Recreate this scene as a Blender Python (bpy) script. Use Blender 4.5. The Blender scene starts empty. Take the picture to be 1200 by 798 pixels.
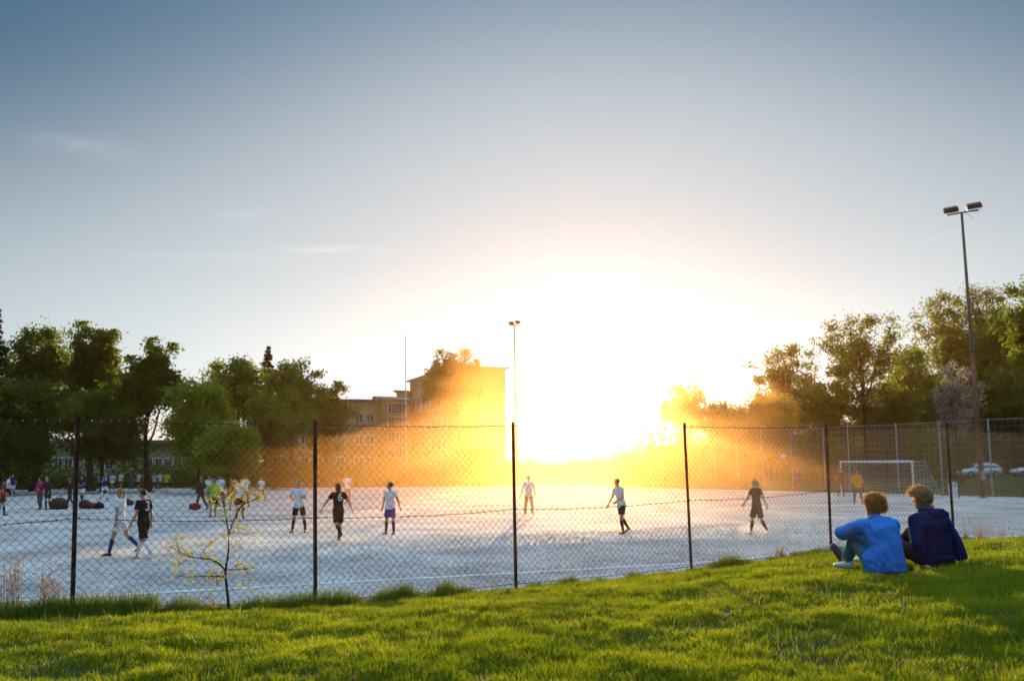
import bpy, math, random
import numpy as np
from mathutils import Vector, Matrix, noise as mnoise
rnd = random.Random(7)
NR = np.random.RandomState(11)
R = math.radians
scene = bpy.context.scene
COL = scene.collection

# ------------------------------------------------------------------ camera
CAMZ, FPX, PITCH, ROLL = 2.4, 1167.0, math.atan(142.0/1167.0), R(0.5)
F_ = Vector((0, math.cos(PITCH), math.sin(PITCH)))
R0 = Vector((1, 0, 0)); U0 = Vector((0, -math.sin(PITCH), math.cos(PITCH)))
RT = R0*math.cos(ROLL) - U0*math.sin(ROLL)
UP = U0*math.cos(ROLL) + R0*math.sin(ROLL)
cd = bpy.data.cameras.new('camera'); cam = bpy.data.objects.new('camera', cd); COL.objects.link(cam)
cd.lens = 35.0; cd.sensor_width = 36.0; cd.clip_start = 0.1; cd.clip_end = 6000
cam.matrix_world = Matrix(((RT.x, UP.x, -F_.x, 0), (RT.y, UP.y, -F_.y, 0), (RT.z, UP.z, -F_.z, CAMZ), (0, 0, 0, 1)))
cd.dof.use_dof = True; cd.dof.focus_distance = 12.5; cd.dof.aperture_fstop = 2.8
scene.camera = cam

def ray(px, py):
    return F_ + RT*((px-600.0)/FPX) + UP*((399.0-py)/FPX)
def at(px, py, d):
    r = ray(px, py); r = r*(d/r.y)
    return Vector((r.x, r.y, r.z+CAMZ))
def horizon(px): return 541-(px-600)*math.tan(ROLL)

# ------------------------------------------------------------------ sun, sky, exposure
SUND = ray(694, 474).normalized()
ELEV = math.asin(SUND.z); AZ = math.atan2(SUND.x, SUND.y)     # from +Y towards +X
sl = bpy.data.lights.new('sun', 'SUN'); so = bpy.data.objects.new('sun', sl); COL.objects.link(so)
sl.energy = 5.0; sl.angle = R(0.6); sl.color = (1.0, 0.72, 0.40)
so.rotation_euler = (-SUND).to_track_quat('-Z', 'Y').to_euler(); so.location = (0, 0, 60)
scene.view_settings.view_transform = 'Standard'; scene.view_settings.look = 'None'
scene.view_settings.exposure = 1.3; scene.view_settings.gamma = 1.0

def N(nt, t, **kw):
    n = nt.nodes.new(t)
    for k, v in kw.items():
        if k.startswith('i_'):
            key = k[2:]; key = int(key) if key.isdigit() else key.replace('_', ' ')
            n.inputs[key].default_value = v
        else: setattr(n, k, v)
    return n
def LK(nt, a, b): nt.links.new(a, b)
def math_node(nt, op, a, b=None, c=None):
    n = nt.nodes.new('ShaderNodeMath'); n.operation = op
    for i, v in enumerate((a, b, c)):
        if v is None: continue
        if isinstance(v, (int, float)): n.inputs[i].default_value = v
        else: nt.links.new(v, n.inputs[i])
    return n.outputs[0]

world = bpy.data.worlds.new('World'); scene.world = world; world.use_nodes = True
wt = world.node_tree; wt.nodes.clear()
def build_world():
    sky = N(wt, 'ShaderNodeTexSky', sky_type='NISHITA', sun_disc=False)
    sky.sun_elevation = ELEV; sky.sun_rotation = AZ; sky.altitude = 0
    sky.air_density = 1.0; sky.dust_density = 0.6; sky.ozone_density = 4.0
    hs = N(wt, 'ShaderNodeHueSaturation'); hs.inputs['Saturation'].default_value = 0.95
    LK(wt, sky.outputs[0], hs.inputs['Color'])
    tint = N(wt, 'ShaderNodeMix', data_type='RGBA', blend_type='MULTIPLY'); tint.inputs[0].default_value = 1
    LK(wt, hs.outputs[0], tint.inputs[6]); tint.inputs[7].default_value = (0.27, 0.90, 0.98, 1)
    tc = N(wt, 'ShaderNodeTexCoord')
    dot = N(wt, 'ShaderNodeVectorMath', operation='DOT_PRODUCT'); LK(wt, tc.outputs['Generated'], dot.inputs[0]); dot.inputs[1].default_value = SUND
    om = math_node(wt, 'SUBTRACT', 1.0, dot.outputs['Value'])
    def glow(amp, k, col):
        e = math_node(wt, 'MULTIPLY', math_node(wt, 'POWER', 2.71828, math_node(wt, 'MULTIPLY', om, -k)), amp)
        v = N(wt, 'ShaderNodeVectorMath', operation='SCALE'); v.inputs[0].default_value = col; LK(wt, e, v.inputs[3])
        return v.outputs[0]
    acc = tint.outputs[2]
    # thin bright air round the sun (the aureole of a hazy evening sky)
    sep = N(wt, 'ShaderNodeSeparateXYZ'); LK(wt, tc.outputs['Generated'], sep.inputs[0])
    el = math_node(wt, 'MAXIMUM', math_node(wt, 'SUBTRACT', sep.outputs['Z'], SUND.z), 0.0)
    kk = math_node(wt, 'ADD', math_node(wt, 'MULTIPLY', math_node(wt, 'MULTIPLY', el, el), 50.0), 0.6)
    ex = math_node(wt, 'MULTIPLY', math_node(wt, 'MULTIPLY', om, 2.72), math_node(wt, 'MULTIPLY', kk, -1.0))
    wide = N(wt, 'ShaderNodeVectorMath', operation='SCALE'); wide.inputs[0].default_value = (.94, .99, 1.0)
    LK(wt, math_node(wt, 'MULTIPLY', math_node(wt, 'POWER', 2.71828, ex), AUR[0]), wide.inputs[3])
    a = N(wt, 'ShaderNodeVectorMath', operation='ADD'); LK(wt, acc, a.inputs[0]); LK(wt, wide.outputs[0], a.inputs[1])
    # tone curve worked into the sky colour: its wide part levels off
    sp = N(wt, 'ShaderNodeSeparateXYZ'); cb = N(wt, 'ShaderNodeCombineXYZ'); LK(wt, a.outputs[0], sp.inputs[0])
    for i in range(3):
        LK(wt, math_node(wt, 'MULTIPLY', math_node(wt, 'SUBTRACT', 1.0, math_node(wt, 'POWER', 2.71828, math_node(wt, 'DIVIDE', sp.outputs[i], -PLAT[i]))), PLAT[i]), cb.inputs[i])
    acc = cb.outputs[0]
    # paler towards the horizon on both sides of the sun
    he = math_node(wt, 'ADD', math_node(wt, 'MULTIPLY', om, -11.0), math_node(wt, 'MULTIPLY', math_node(wt, 'MULTIPLY', el, el), -95.0))
    hor = N(wt, 'ShaderNodeVectorMath', operation='SCALE'); hor.inputs[0].default_value = (.9, 1.0, 1.0)
    LK(wt, math_node(wt, 'MULTIPLY', math_node(wt, 'POWER', 2.71828, he), 3.6), hor.inputs[3])
    for g in (glow(AUR[1], 150.0, (.72, 1.0, 1.3)), hor.outputs[0], glow(AUR[2], 430.0, (1.0, .97, .9))):
        a = N(wt, 'ShaderNodeVectorMath', operation='ADD'); LK(wt, acc, a.inputs[0]); LK(wt, g, a.inputs[1]); acc = a.outputs[0]
    # the dome brightens gently overhead
    zen = math_node(wt, 'POWER', math_node(wt, 'MAXIMUM', sep.outputs['Z'], 0.0), 4.0)
    zv = N(wt, 'ShaderNodeVectorMath', operation='SCALE'); zv.inputs[0].default_value = (.62, .89, 1.16); LK(wt, math_node(wt, 'MULTIPLY', zen, ZEN), zv.inputs[3])
    a = N(wt, 'ShaderNodeVectorMath', operation='ADD'); LK(wt, acc, a.inputs[0]); LK(wt, zv.outputs[0], a.inputs[1]); acc = a.outputs[0]
    # faint cirrus wisps
    for (px, py, w, h, amp, slope) in WISPS:
        c = ray(px, py).normalized(); rgt = Vector((c.y, -c.x, 0)).normalized(); upv = rgt.cross(c).normalized()
        r2 = (rgt*math.cos(slope)+upv*math.sin(slope)); u2 = (upv*math.cos(slope)-rgt*math.sin(slope))
        def dp(v):
            d = N(wt, 'ShaderNodeVectorMath', operation='DOT_PRODUCT'); LK(wt, tc.outputs['Generated'], d.inputs[0]); d.inputs[1].default_value = v; return d.outputs['Value']
        nz = N(wt, 'ShaderNodeTexNoise', i_Scale=38.0, i_Detail=5.0, i_Distortion=.4); LK(wt, tc.outputs['Generated'], nz.inputs['Vector'])
        wob = math_node(wt, 'MULTIPLY', math_node(wt, 'SUBTRACT', nz.outputs[0], .5), h*3.0)
        a = math_node(wt, 'DIVIDE', dp(r2), w); b = math_node(wt, 'DIVIDE', math_node(wt, 'ADD', dp(u2), wob), h)
        q = math_node(wt, 'ADD', math_node(wt, 'MULTIPLY', a, a), math_node(wt, 'MULTIPLY', b, b))
        fr = math_node(wt, 'GREATER_THAN', dp(c), 0.0)
        e = math_node(wt, 'MULTIPLY', math_node(wt, 'MULTIPLY', math_node(wt, 'POWER', 2.71828, math_node(wt, 'MULTIPLY', q, -1.0)), nz.outputs[0]), amp)
        e = math_node(wt, 'MULTIPLY', e, fr)
        v = N(wt, 'ShaderNodeVectorMath', operation='SCALE'); v.inputs[0].default_value = (1, .99, .97); LK(wt, e, v.inputs[3])
        ad = N(wt, 'ShaderNodeVectorMath', operation='ADD'); LK(wt, acc, ad.inputs[0]); LK(wt, v.outputs[0], ad.inputs[1]); acc = ad.outputs[0]
    bg = N(wt, 'ShaderNodeBackground'); bg.inputs["Strength"].default_value = 0.05; LK(wt, acc, bg.inputs['Color'])
    out = N(wt, 'ShaderNodeOutputWorld'); LK(wt, bg.outputs[0], out.inputs['Surface'])
ZEN = 18.0
PLAT = (6.8, 7.3, 7.7)
AUR = (9.5, 1.4, 11.0)
WISPS = [(95, 170, .040, .0085, 1.1, -.04), (388, 293, .042, .0032, 1.6, .02), (285, 251, .028, .006, .6, .1), (245, 300, .09, .004, .5, .03), (1105, 275, .03, .0007, 1.2, .28)]
build_world()
scene.cycles.volume_bounces = 0
scene.cycles.use_denoising = True
scene.cycles.max_bounces = 6; scene.cycles.transparent_max_bounces = 12
scene.cycles.sample_clamp_indirect = 4

# ------------------------------------------------------------------ helpers
def tag(o, label=None, cat=None, group=None, kind=None):
    if label: o['label'] = label
    if cat: o['category'] = cat
    if group: o['group'] = group
    if kind: o['kind'] = kind
    return o
def empty(name, loc, rz=0.0, label=None, cat=None, group=None):
    o = bpy.data.objects.new(name, None); COL.objects.link(o)
    o.location = loc; o.rotation_euler = (0, 0, rz); o.empty_display_size = .2
    return tag(o, label, cat, group)
def link(name, me, m=None, parent=None, loc=None, smooth=False):
    if m is not None:
        for x in (m if isinstance(m, (list, tuple)) else [m]): me.materials.append(x)
    if smooth: me.polygons.foreach_set('use_smooth', [True]*len(me.polygons))
    o = bpy.data.objects.new(name, me); COL.objects.link(o)
    if parent is not None: o.parent = parent
    if loc is not None: o.location = loc
    return o
def mesh_np(name, V, Fq):
    """V (n,3) array; Fq (m,k) array of equal-sided faces, or list of arrays"""
    me = bpy.data.meshes.new(name)
    groups = Fq if isinstance(Fq, list) else [Fq]
    groups = [g for g in groups if len(g)]
    V = np.asarray(V, dtype=np.float32)
    me.vertices.add(len(V)); me.vertices.foreach_set('co', V.ravel())
    nl = sum(g.size for g in groups); npg = sum(len(g) for g in groups)
    me.loops.add(nl); me.polygons.add(npg)
    me.loops.foreach_set('vertex_index', np.concatenate([g.ravel() for g in groups]).astype(np.int32))
    tot = np.concatenate([np.full(len(g), g.shape[1]) for g in groups]).astype(np.int32)
    st = np.concatenate([[0], np.cumsum(tot)[:-1]]).astype(np.int32)
    me.polygons.foreach_set('loop_start', st)
    me.update(calc_edges=True); me.validate()
    return me

class MB:
    def __init__(s): s.v = []; s.f = []
    def box(s, x0, x1, y0, y1, z0, z1):
        b = len(s.v)
        s.v += [(x0,y0,z0),(x1,y0,z0),(x1,y1,z0),(x0,y1,z0),(x0,y0,z1),(x1,y0,z1),(x1,y1,z1),(x0,y1,z1)]
        s.f += [tuple(b+i for i in q) for q in ((0,3,2,1),(4,5,6,7),(0,1,5,4),(1,2,6,5),(2,3,7,6),(3,0,4,7))]
        return s
    def hexa(s, pts):
        b = len(s.v); s.v += [tuple(p) for p in pts]
        s.f += [tuple(b+i for i in q) for q in ((0,3,2,1),(4,5,6,7),(0,1,5,4),(1,2,6,5),(2,3,7,6),(3,0,4,7))]
        return s
    def tube(s, pts, rad, n=6, cap=True, round_=False):
        pts = [Vector(p) for p in pts]
        rads = list(rad) if isinstance(rad, (list, tuple)) else [rad]*len(pts)
        if round_:
            d0 = (pts[0]-pts[1]).normalized(); d1 = (pts[-1]-pts[-2]).normalized()
            r0, r1 = rads[0], rads[-1]
            pts = [pts[0]+d0*r0*.95, pts[0]+d0*r0*.6] + pts + [pts[-1]+d1*r1*.6, pts[-1]+d1*r1*.95]
            rads = [r0*.3, r0*.8] + rads + [r1*.8, r1*.3]
        b = len(s.v); prev = None
        for i, p in enumerate(pts):
            a = pts[max(0, i-1)]; c = pts[min(len(pts)-1, i+1)]
            t = (c-a)
            t = t.normalized() if t.length > 1e-9 else Vector((0,0,1))
            if prev is None:
                ref = Vector((0,0,1)) if abs(t.z) < .9 else Vector((1,0,0))
                u = t.cross(ref).normalized()
            else:
                u = (prev - t*prev.dot(t))
                u = u.normalized() if u.length > 1e-6 else t.orthogonal().normalized()
            prev = u; w = t.cross(u)
            for k in range(n):
                an = 2*math.pi*k/n
                q = p + (u*math.cos(an)+w*math.sin(an))*rads[i]
                s.v.append((q.x, q.y, q.z))
        m = len(pts)
        for i in range(m-1):
            for k in range(n):
                k2 = (k+1) % n
                s.f.append((b+i*n+k, b+i*n+k2, b+(i+1)*n+k2, b+(i+1)*n+k))
        if cap:
            s.f.append(tuple(b+k for k in range(n))[::-1]); s.f.append(tuple(b+(m-1)*n+k for k in range(n)))
        return s
    def loft(s, secs, n=14, cap=True):
        """secs: (centre, side vector, front vector, half width, half depth)"""
        b = len(s.v)
        for (c, S, Fv, w, d) in secs:
            c = Vector(c); S = Vector(S).normalized(); Fv = Vector(Fv).normalized()
            for k in range(n):
                an = 2*math.pi*k/n
                q = c + S*(w*math.cos(an)) + Fv*(d*math.sin(an)); s.v.append((q.x,q.y,q.z))
        m = len(secs)
        for i in range(m-1):
            for k in range(n):
                k2 = (k+1) % n
                s.f.append((b+i*n+k, b+i*n+k2, b+(i+1)*n+k2, b+(i+1)*n+k))
        if cap:
            s.f.append(tuple(b+k for k in range(n))[::-1]); s.f.append(tuple(b+(m-1)*n+k for k in range(n)))
        return s
    def ball(s, c, r, mtx=None, nu=12, nv=8):
        c = Vector(c)
        if isinstance(r, (int, float)): r = (r, r, r)
        b = len(s.v)
        for j in range(1, nv):
            ph = math.pi*j/nv
            for k in range(nu):
                th = 2*math.pi*k/nu
                q = Vector((r[0]*math.sin(ph)*math.cos(th), r[1]*math.sin(ph)*math.sin(th), r[2]*math.cos(ph)))
                if mtx is not None: q = mtx @ q
                q += c; s.v.append((q.x,q.y,q.z))
        for sg in (1, -1):
            q = Vector((0,0,r[2]*sg))
            if mtx is not None: q = mtx @ q
            q += c; s.v.append((q.x,q.y,q.z))
        top = b+(nv-1)*nu
        for j in range(nv-2):
            for k in range(nu):
                k2 = (k+1) % nu
                s.f.append((b+j*nu+k, b+(j+1)*nu+k, b+(j+1)*nu+k2, b+j*nu+k2))
        for k in range(nu):
            k2 = (k+1) % nu
            s.f.append((top, b+k, b+k2)); s.f.append((top+1, b+(nv-2)*nu+k2, b+(nv-2)*nu+k))
        return s
    def mesh(s, name):
        me = bpy.data.meshes.new(name); me.from_pydata(s.v, [], s.f); me.update(); return me
    def build(s, name, m, parent=None, loc=None, smooth=False):
        return link(name, s.mesh(name), m, parent, loc, smooth)

# ------------------------------------------------------------------ materials
MATS = {}
def mat(name, c1, c2=None, scale=6.0, rough=.85, bump=0.0, bscale=60.0, trans=0.0, island=0.0, spec=.3, metal=0.0, tcol=None, detail=4.0, coat=0.0):
    if name in MATS: return MATS[name]
    m = bpy.data.materials.new(name); m.use_nodes = True; nt = m.node_tree; nt.nodes.clear()
    out = N(nt, 'ShaderNodeOutputMaterial'); p = N(nt, 'ShaderNodeBsdfPrincipled')
    p.inputs['Roughness'].default_value = rough; p.inputs['Specular IOR Level'].default_value = spec; p.inputs['Metallic'].default_value = metal
    if coat: p.inputs['Coat Weight'].default_value = coat
    c2 = c2 or tuple(min(1, x*1.25) for x in c1)
    tc = N(nt, 'ShaderNodeTexCoord'); nz = N(nt, 'ShaderNodeTexNoise', i_Scale=scale, i_Detail=detail)
    LK(nt, tc.outputs['Object'], nz.inputs['Vector'])
    fac = N(nt, 'ShaderNodeMapRange'); fac.inputs[1].default_value = .35; fac.inputs[2].default_value = .65
    LK(nt, nz.outputs[0], fac.inputs[0]); f = fac.outputs[0]
    if island:
        g = N(nt, 'ShaderNodeNewGeometry')
        f = math_node(nt, 'ADD', math_node(nt, 'MULTIPLY', f, 1-island), math_node(nt, 'MULTIPLY', g.outputs['Random Per Island'], island))
    mx = N(nt, 'ShaderNodeMix', data_type='RGBA'); LK(nt, f, mx.inputs[0])
    mx.inputs[6].default_value = (*c1, 1); mx.inputs[7].default_value = (*c2, 1)
    LK(nt, mx.outputs[2], p.inputs['Base Color'])
    if bump:
        n2 = N(nt, 'ShaderNodeTexNoise', i_Scale=bscale, i_Detail=5.0); LK(nt, tc.outputs['Object'], n2.inputs['Vector'])
        bp = N(nt, 'ShaderNodeBump'); bp.inputs['Strength'].default_value = bump; bp.inputs['Distance'].default_value = .02
        LK(nt, n2.outputs[0], bp.inputs['Height']); LK(nt, bp.outputs[0], p.inputs['Normal'])
    sh = p.outputs[0]
    if trans:
        t = N(nt, 'ShaderNodeBsdfTranslucent'); ms = N(nt, 'ShaderNodeMixShader'); ms.inputs[0].default_value = trans
        if tcol: t.inputs[0].default_value = (*tcol, 1)
        else: LK(nt, mx.outputs[2], t.inputs[0])
        LK(nt, sh, ms.inputs[1]); LK(nt, t.outputs[0], ms.inputs[2]); sh = ms.outputs[0]
    LK(nt, sh, out.inputs['Surface']); MATS[name] = m
    return m

# ------------------------------------------------------------------ terrain
POSTPX = [(-331, 486, 770), (91, 488, 718), (369, 494, 711), (601, 496, 690), (802, 497, 669), (968, 498, 646), (1109, 498, 633), (1228, 500, 622)]
def fy(x): return 13.46+.588*x
def solve_post(i, px, py):
    # a plan position on the fence line seen through pixel (px, py)
    r = ray(px, py); k = r.x/r.y            # x = k*y
    y = 13.46/(1-.588*k)
    p = at(px, py, y); return p
POSTS = []
BX = [-500, 85, 370, 605, 811, 974, 1118, 1240]
for i, (tx, ty, by) in enumerate(POSTPX):
    if i == 0: b = at(-530, 800, fy(-7.5)) ; b = Vector((-7.55, fy(-7.55), .72)); t = b+Vector((0, 0, 2.15))
    elif i == 7: b = Vector((10.75, fy(10.75), .70)); t = b+Vector((0, 0, 2.12))
    else:
        b = solve_post(i, BX[i], by); t = at(tx, ty, b.y)
    POSTS.append((b, t))
PXS = np.array([p[0].x for p in POSTS]); PZS = np.array([p[0].z for p in POSTS])
GOAL_L = at(987, 584.5, 66.0); GOAL_R = at(1071.5, 586, 59.6); GOAL_L.z = 0; GOAL_R.z = 0

def sstep(t): t = np.clip(t, 0, 1); return t*t*(3-2*t)
def H(x, y):
    x = np.asarray(x, float); y = np.asarray(y, float)
    s = (y-fy(x))/1.16
    zf = np.interp(x, PXS, PZS-.05)
    bump = .016*np.sin(x*1.7+y*.9)*np.cos(y*1.3-x*.6)+.012*np.sin(x*4.1+1.3)*np.sin(y*3.7)+.009*np.sin(x*9.3+y*2)*np.sin(y*8.1-x*3)
    near = zf + .50*(1-np.exp(np.minimum(s, 0)/3.5)) + bump*np.clip(-s*.8+.3, 0, 1)
    crest = np.clip(25.6+.42*(x+10), 21.5, 31.7)
    dip = np.maximum(crest-y, 0)  # gravel shaped to fall away here so the low sun leaves it shaded
    pitch = -.055*dip*sstep(dip/1.5)
    pitch = np.maximum(pitch, -.62)
    t = sstep(s/2.3)
    near_s = np.where(s > 0, zf-.05*s, near)
    z = near_s*(1-t)+pitch*t
    far = sstep((y-62-.0*x)/60)*sstep((x-24)/30)*.55
    hill = 11*sstep((x-48)/60)*sstep((y-105)/70)
    back = .9*sstep((y-112)/50)
    back = np.where(x < 30, .5*sstep((y-104)/25)*sstep((-x-8)/20), back*0)
    return z+np.where(s > 5, far+hill+back, 0)
def h1(x, y): return float(H(x, y))
def ground_hit(px, py, d0=5.0, d1=260.0):
    r = ray(px, py); d = d0
    while d < d1:
        p = r*(d/r.y)
        if p.z+CAMZ < h1(p.x, p.y): break
        d += .05 if d < 40 else .25
    p = r*(d/r.y); return Vector((p.x, p.y, h1(p.x, p.y)))

NEARP = [(-75, fy(-75)+2.55), (-7, fy(-7)+2.55), (0, fy(0)+2.55), (10, fy(10)+2.55), (52, fy(52)+2.55)]
FARP = [(-120, 88), (-43, 103), (6, 99), (19.5, 79), (30.5, 61), (44, 48), (52, 46)]
POLY = NEARP + FARP[::-1]
def inside(x, y, poly):
    x = np.asarray(x); y = np.asarray(y); c = np.zeros(x.shape, bool); n = len(poly)
    for i in range(n):
        x1, y1 = poly[i]; x2, y2 = poly[(i+1) % n]
        if y1 == y2: continue
        cond = ((y1 > y) != (y2 > y)) & (x < (x2-x1)*(y-y1)/(y2-y1)+x1)
        c ^= cond
    return c

def axis(segs):
    out = []
    for a, b, st in segs: out += list(np.arange(a, b, st))
    return np.array(out+[segs[-1][1]])
def grid_mesh(name, X, Y, zf):
    gx, gy = np.meshgrid(X, Y); z = zf(gx, gy)
    V = np.stack([gx.ravel(), gy.ravel(), z.ravel()], 1); nx, ny = len(X), len(Y)
    i = np.arange(nx-1)[None, :]+np.arange(ny-1)[:, None]*nx
    Fq = np.stack([i, i+1, i+1+nx, i+nx], -1).reshape(-1, 4)
    return mesh_np(name, V, Fq)

def grass_mat(name, c1, c2, c3, scale=1.2):
    m = bpy.data.materials.new(name); m.use_nodes = True; nt = m.node_tree; p = nt.nodes['Principled BSDF']
    tc = N(nt, 'ShaderNodeTexCoord'); n1 = N(nt, 'ShaderNodeTexNoise', i_Scale=scale, i_Detail=6.0); n2 = N(nt, 'ShaderNodeTexNoise', i_Scale=28.0, i_Detail=6.0)
    LK(nt, tc.outputs['Object'], n1.inputs[0]); LK(nt, tc.outputs['Object'], n2.inputs[0])
    cr = N(nt, 'ShaderNodeValToRGB'); e = cr.color_ramp.elements; e[0].position = .3; e[0].color = (*c1, 1); e[1].position = .7; e[1].color = (*c3, 1)
    k = e.new(.5); k.color = (*c2, 1)
    LK(nt, math_node(nt, 'ADD', math_node(nt, 'MULTIPLY', n1.outputs[0], .55), math_node(nt, 'MULTIPLY', n2.outputs[0], .45)), cr.inputs[0])
    LK(nt, cr.outputs[0], p.inputs['Base Color']); p.inputs['Roughness'].default_value = .95; p.inputs['Specular IOR Level'].default_value = .15
    bp = N(nt, 'ShaderNodeBump'); bp.inputs['Strength'].default_value = .8; bp.inputs['Distance'].default_value = .04
    LK(nt, n2.outputs[0], bp.inputs['Height']); LK(nt, bp.outputs[0], p.inputs['Normal'])
    return m
M_soil = grass_mat('turf_soil', (.018, .028, .006), (.035, .055, .009), (.05, .06, .02))

def ground_z(x, y):
    z = H(x, y)
    return np.where(inside(x, y, POLY), z-.16, z)
gx = axis([(-900, -150, 50), (-150, -50, 5), (-50, -14, 1.2), (-14, 16, .14), (16, 60, 1.0), (60, 160, 4), (160, 900, 50)])
gy = axis([(-60, -4, 4), (-4, 2, .5), (2, 24, .14), (24, 130, 1.0), (130, 240, 5), (240, 900, 60)])
gr = link('ground', grid_mesh('ground', gx, gy, ground_z), M_soil, smooth=True); tag(gr, kind='structure')

# gravel pitch, a sheet of its own
def pitch_mesh():
    nu, nv = 300, 190
    def along(poly, t):
        P = np.array(poly, float); return np.interp(t, np.linspace(0, 1, len(P)), P[:, 0]), np.interp(t, np.linspace(0, 1, len(P)), P[:, 1])
    NP = [(-75, 0), (-7, 0), (10, 0), (52, 0)]
    tn = np.linspace(0, 1, nu)
    xa = np.interp(tn, [0, .25, .75, 1], [-75, -12, 14, 52]); ya = fy(xa)+2.55
    F2 = np.array(FARP, float); L = np.concatenate([[0], np.cumsum(np.hypot(*np.diff(F2, axis=0).T))])
    tp = np.interp([0, .25, .55, .62, .70, .85, 1.0], [0, 1], [0, 1])
    xb = np.interp(tn, [0, .25, .55, .66, .76, .9, 1.0], F2[:, 0]); yb = np.interp(tn, [0, .25, .55, .66, .76, .9, 1.0], F2[:, 1])
    v = np.linspace(0, 1, nv)**1.6
    X = xa[None]*(1-v[:, None])+xb[None]*v[:, None]; Y = ya[None]*(1-v[:, None])+yb[None]*v[:, None]
    Z = H(X, Y)
    V = np.stack([X.ravel(), Y.ravel(), Z.ravel()], 1)
    i = np.arange(nu-1)[None, :]+np.arange(nv-1)[:, None]*nu
    return mesh_np('gravel_pitch', V, np.stack([i, i+1, i+1+nu, i+nu], -1).reshape(-1, 4))
def gravel_mat():
    m = bpy.data.materials.new('gravel'); m.use_nodes = True; nt = m.node_tree; p = nt.nodes['Principled BSDF']
    tc = N(nt, 'ShaderNodeTexCoord')
    n1 = N(nt, 'ShaderNodeTexNoise', i_Scale=.35, i_Detail=6.0, i_Roughness=.6); n2 = N(nt, 'ShaderNodeTexNoise', i_Scale=7.0, i_Detail=8.0, i_Roughness=.75); n3 = N(nt, 'ShaderNodeTexVoronoi', i_Scale=24.0)
    for n in (n1, n2, n3): LK(nt, tc.outputs['Object'], n.inputs[0])
    cr = N(nt, 'ShaderNodeValToRGB'); e = cr.color_ramp.elements; e[0].position = .43; e[0].color = (.29, .27, .25, 1); e[1].position = .57; e[1].color = (.70, .665, .625, 1)
    LK(nt, math_node(nt, 'ADD', math_node(nt, 'MULTIPLY', n1.outputs[0], .4), math_node(nt, 'MULTIPLY', n2.outputs[0], .6)), cr.inputs[0])
    LK(nt, cr.outputs[0], p.inputs['Base Color']); p.inputs['Roughness'].default_value = .9; p.inputs['Specular IOR Level'].default_value = .25
    hsum = math_node(nt, 'ADD', math_node(nt, 'MULTIPLY', n2.outputs[0], .8), math_node(nt, 'MULTIPLY', n3.outputs['Distance'], .5))
    bp = N(nt, 'ShaderNodeBump'); bp.inputs['Strength'].default_value = .55; bp.inputs['Distance'].default_value = .05
    LK(nt, hsum, bp.inputs['Height']); LK(nt, bp.outputs[0], p.inputs['Normal'])
    return m
M_gravel = gravel_mat()
po = link('gravel_pitch', pitch_mesh(), M_gravel, smooth=True); tag(po, kind='structure')

# painted lines: the near touchline and the goal line, thin worn strips a little above the gravel
def strip(name, pts, w, m, lift=.012, step=.5):
    mb = MB(); P = []
    for a, b in zip(pts[:-1], pts[1:]):
        a = Vector((a[0], a[1])); b = Vector((b[0], b[1])); n = max(1, int((b-a).length/step))
        for i in range(n): P.append(a+(b-a)*i/n)
    P.append(Vector((pts[-1][0], pts[-1][1])))
    for i, q in enumerate(P):
        t = (P[min(i+1, len(P)-1)]-P[max(i-1, 0)]).normalized(); nn = Vector((-t.y, t.x))
        for sg in (-1, 1):
            ww = w*(1+.12*math.sin(i*1.7+sg))
            r = q+nn*sg*ww/2; mb.v.append((r.x, r.y, h1(r.x, r.y)+lift))
    for i in range(len(P)-1): mb.f.append((2*i, 2*i+1, 2*i+3, 2*i+2))
    return mb.build(name, m)
M_line = mat('worn_line_paint', (.62, .62, .62), (.92, .92, .92), scale=2.2, rough=.9, bump=.3, bscale=30, detail=8)
tl = [ground_hit(px, py) for px, py in ((60, 693), (300, 684), (600, 672), (800, 658), (950, 642))]
d_ = (tl[-1]-tl[0]); d_.z = 0; d_.normalize()
A_ = tl[2]-d_*60; B_ = tl[2]+d_*48
sl_ = strip('touchline', [(A_.x, A_.y), (B_.x, B_.y)], .16, M_line); tag(sl_, kind='structure')
gd = (GOAL_R-GOAL_L).normalized()
ga = GOAL_L-gd*26; gb = GOAL_R+gd*12
sl2 = strip('goal_line', [(ga.x, ga.y), (gb.x, gb.y)], .12, M_line); tag(sl2, kind='structure')

# ------------------------------------------------------------------ building helpers
M_wall = mat('ochre_render', (.64, .36, .14), (.70, .42, .18), scale=.8, rough=.9, bump=.15, bscale=8)
M_wall2 = mat('pale_ochre_render', (.50, .36, .18), (.58, .42, .22), scale=.8, rough=.9, bump=.15, bscale=8)
M_roof = mat('grey_roof_sheet', (.16, .14, .13), (.24, .20, .19), scale=2, rough=.6)
M_glass = mat('window_glass', (.05, .07, .09), (.09, .12, .15), scale=1.0, rough=.08, spec=.8)
M_frame = mat('white_window_paint', (.72, .72, .70), (.82, .82, .80), scale=3, rough=.5)
M_conc = mat('pale_concrete', (.42, .43, .43), (.55, .56, .56), scale=.7, rough=.9, bump=.2, bscale=6)

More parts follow.
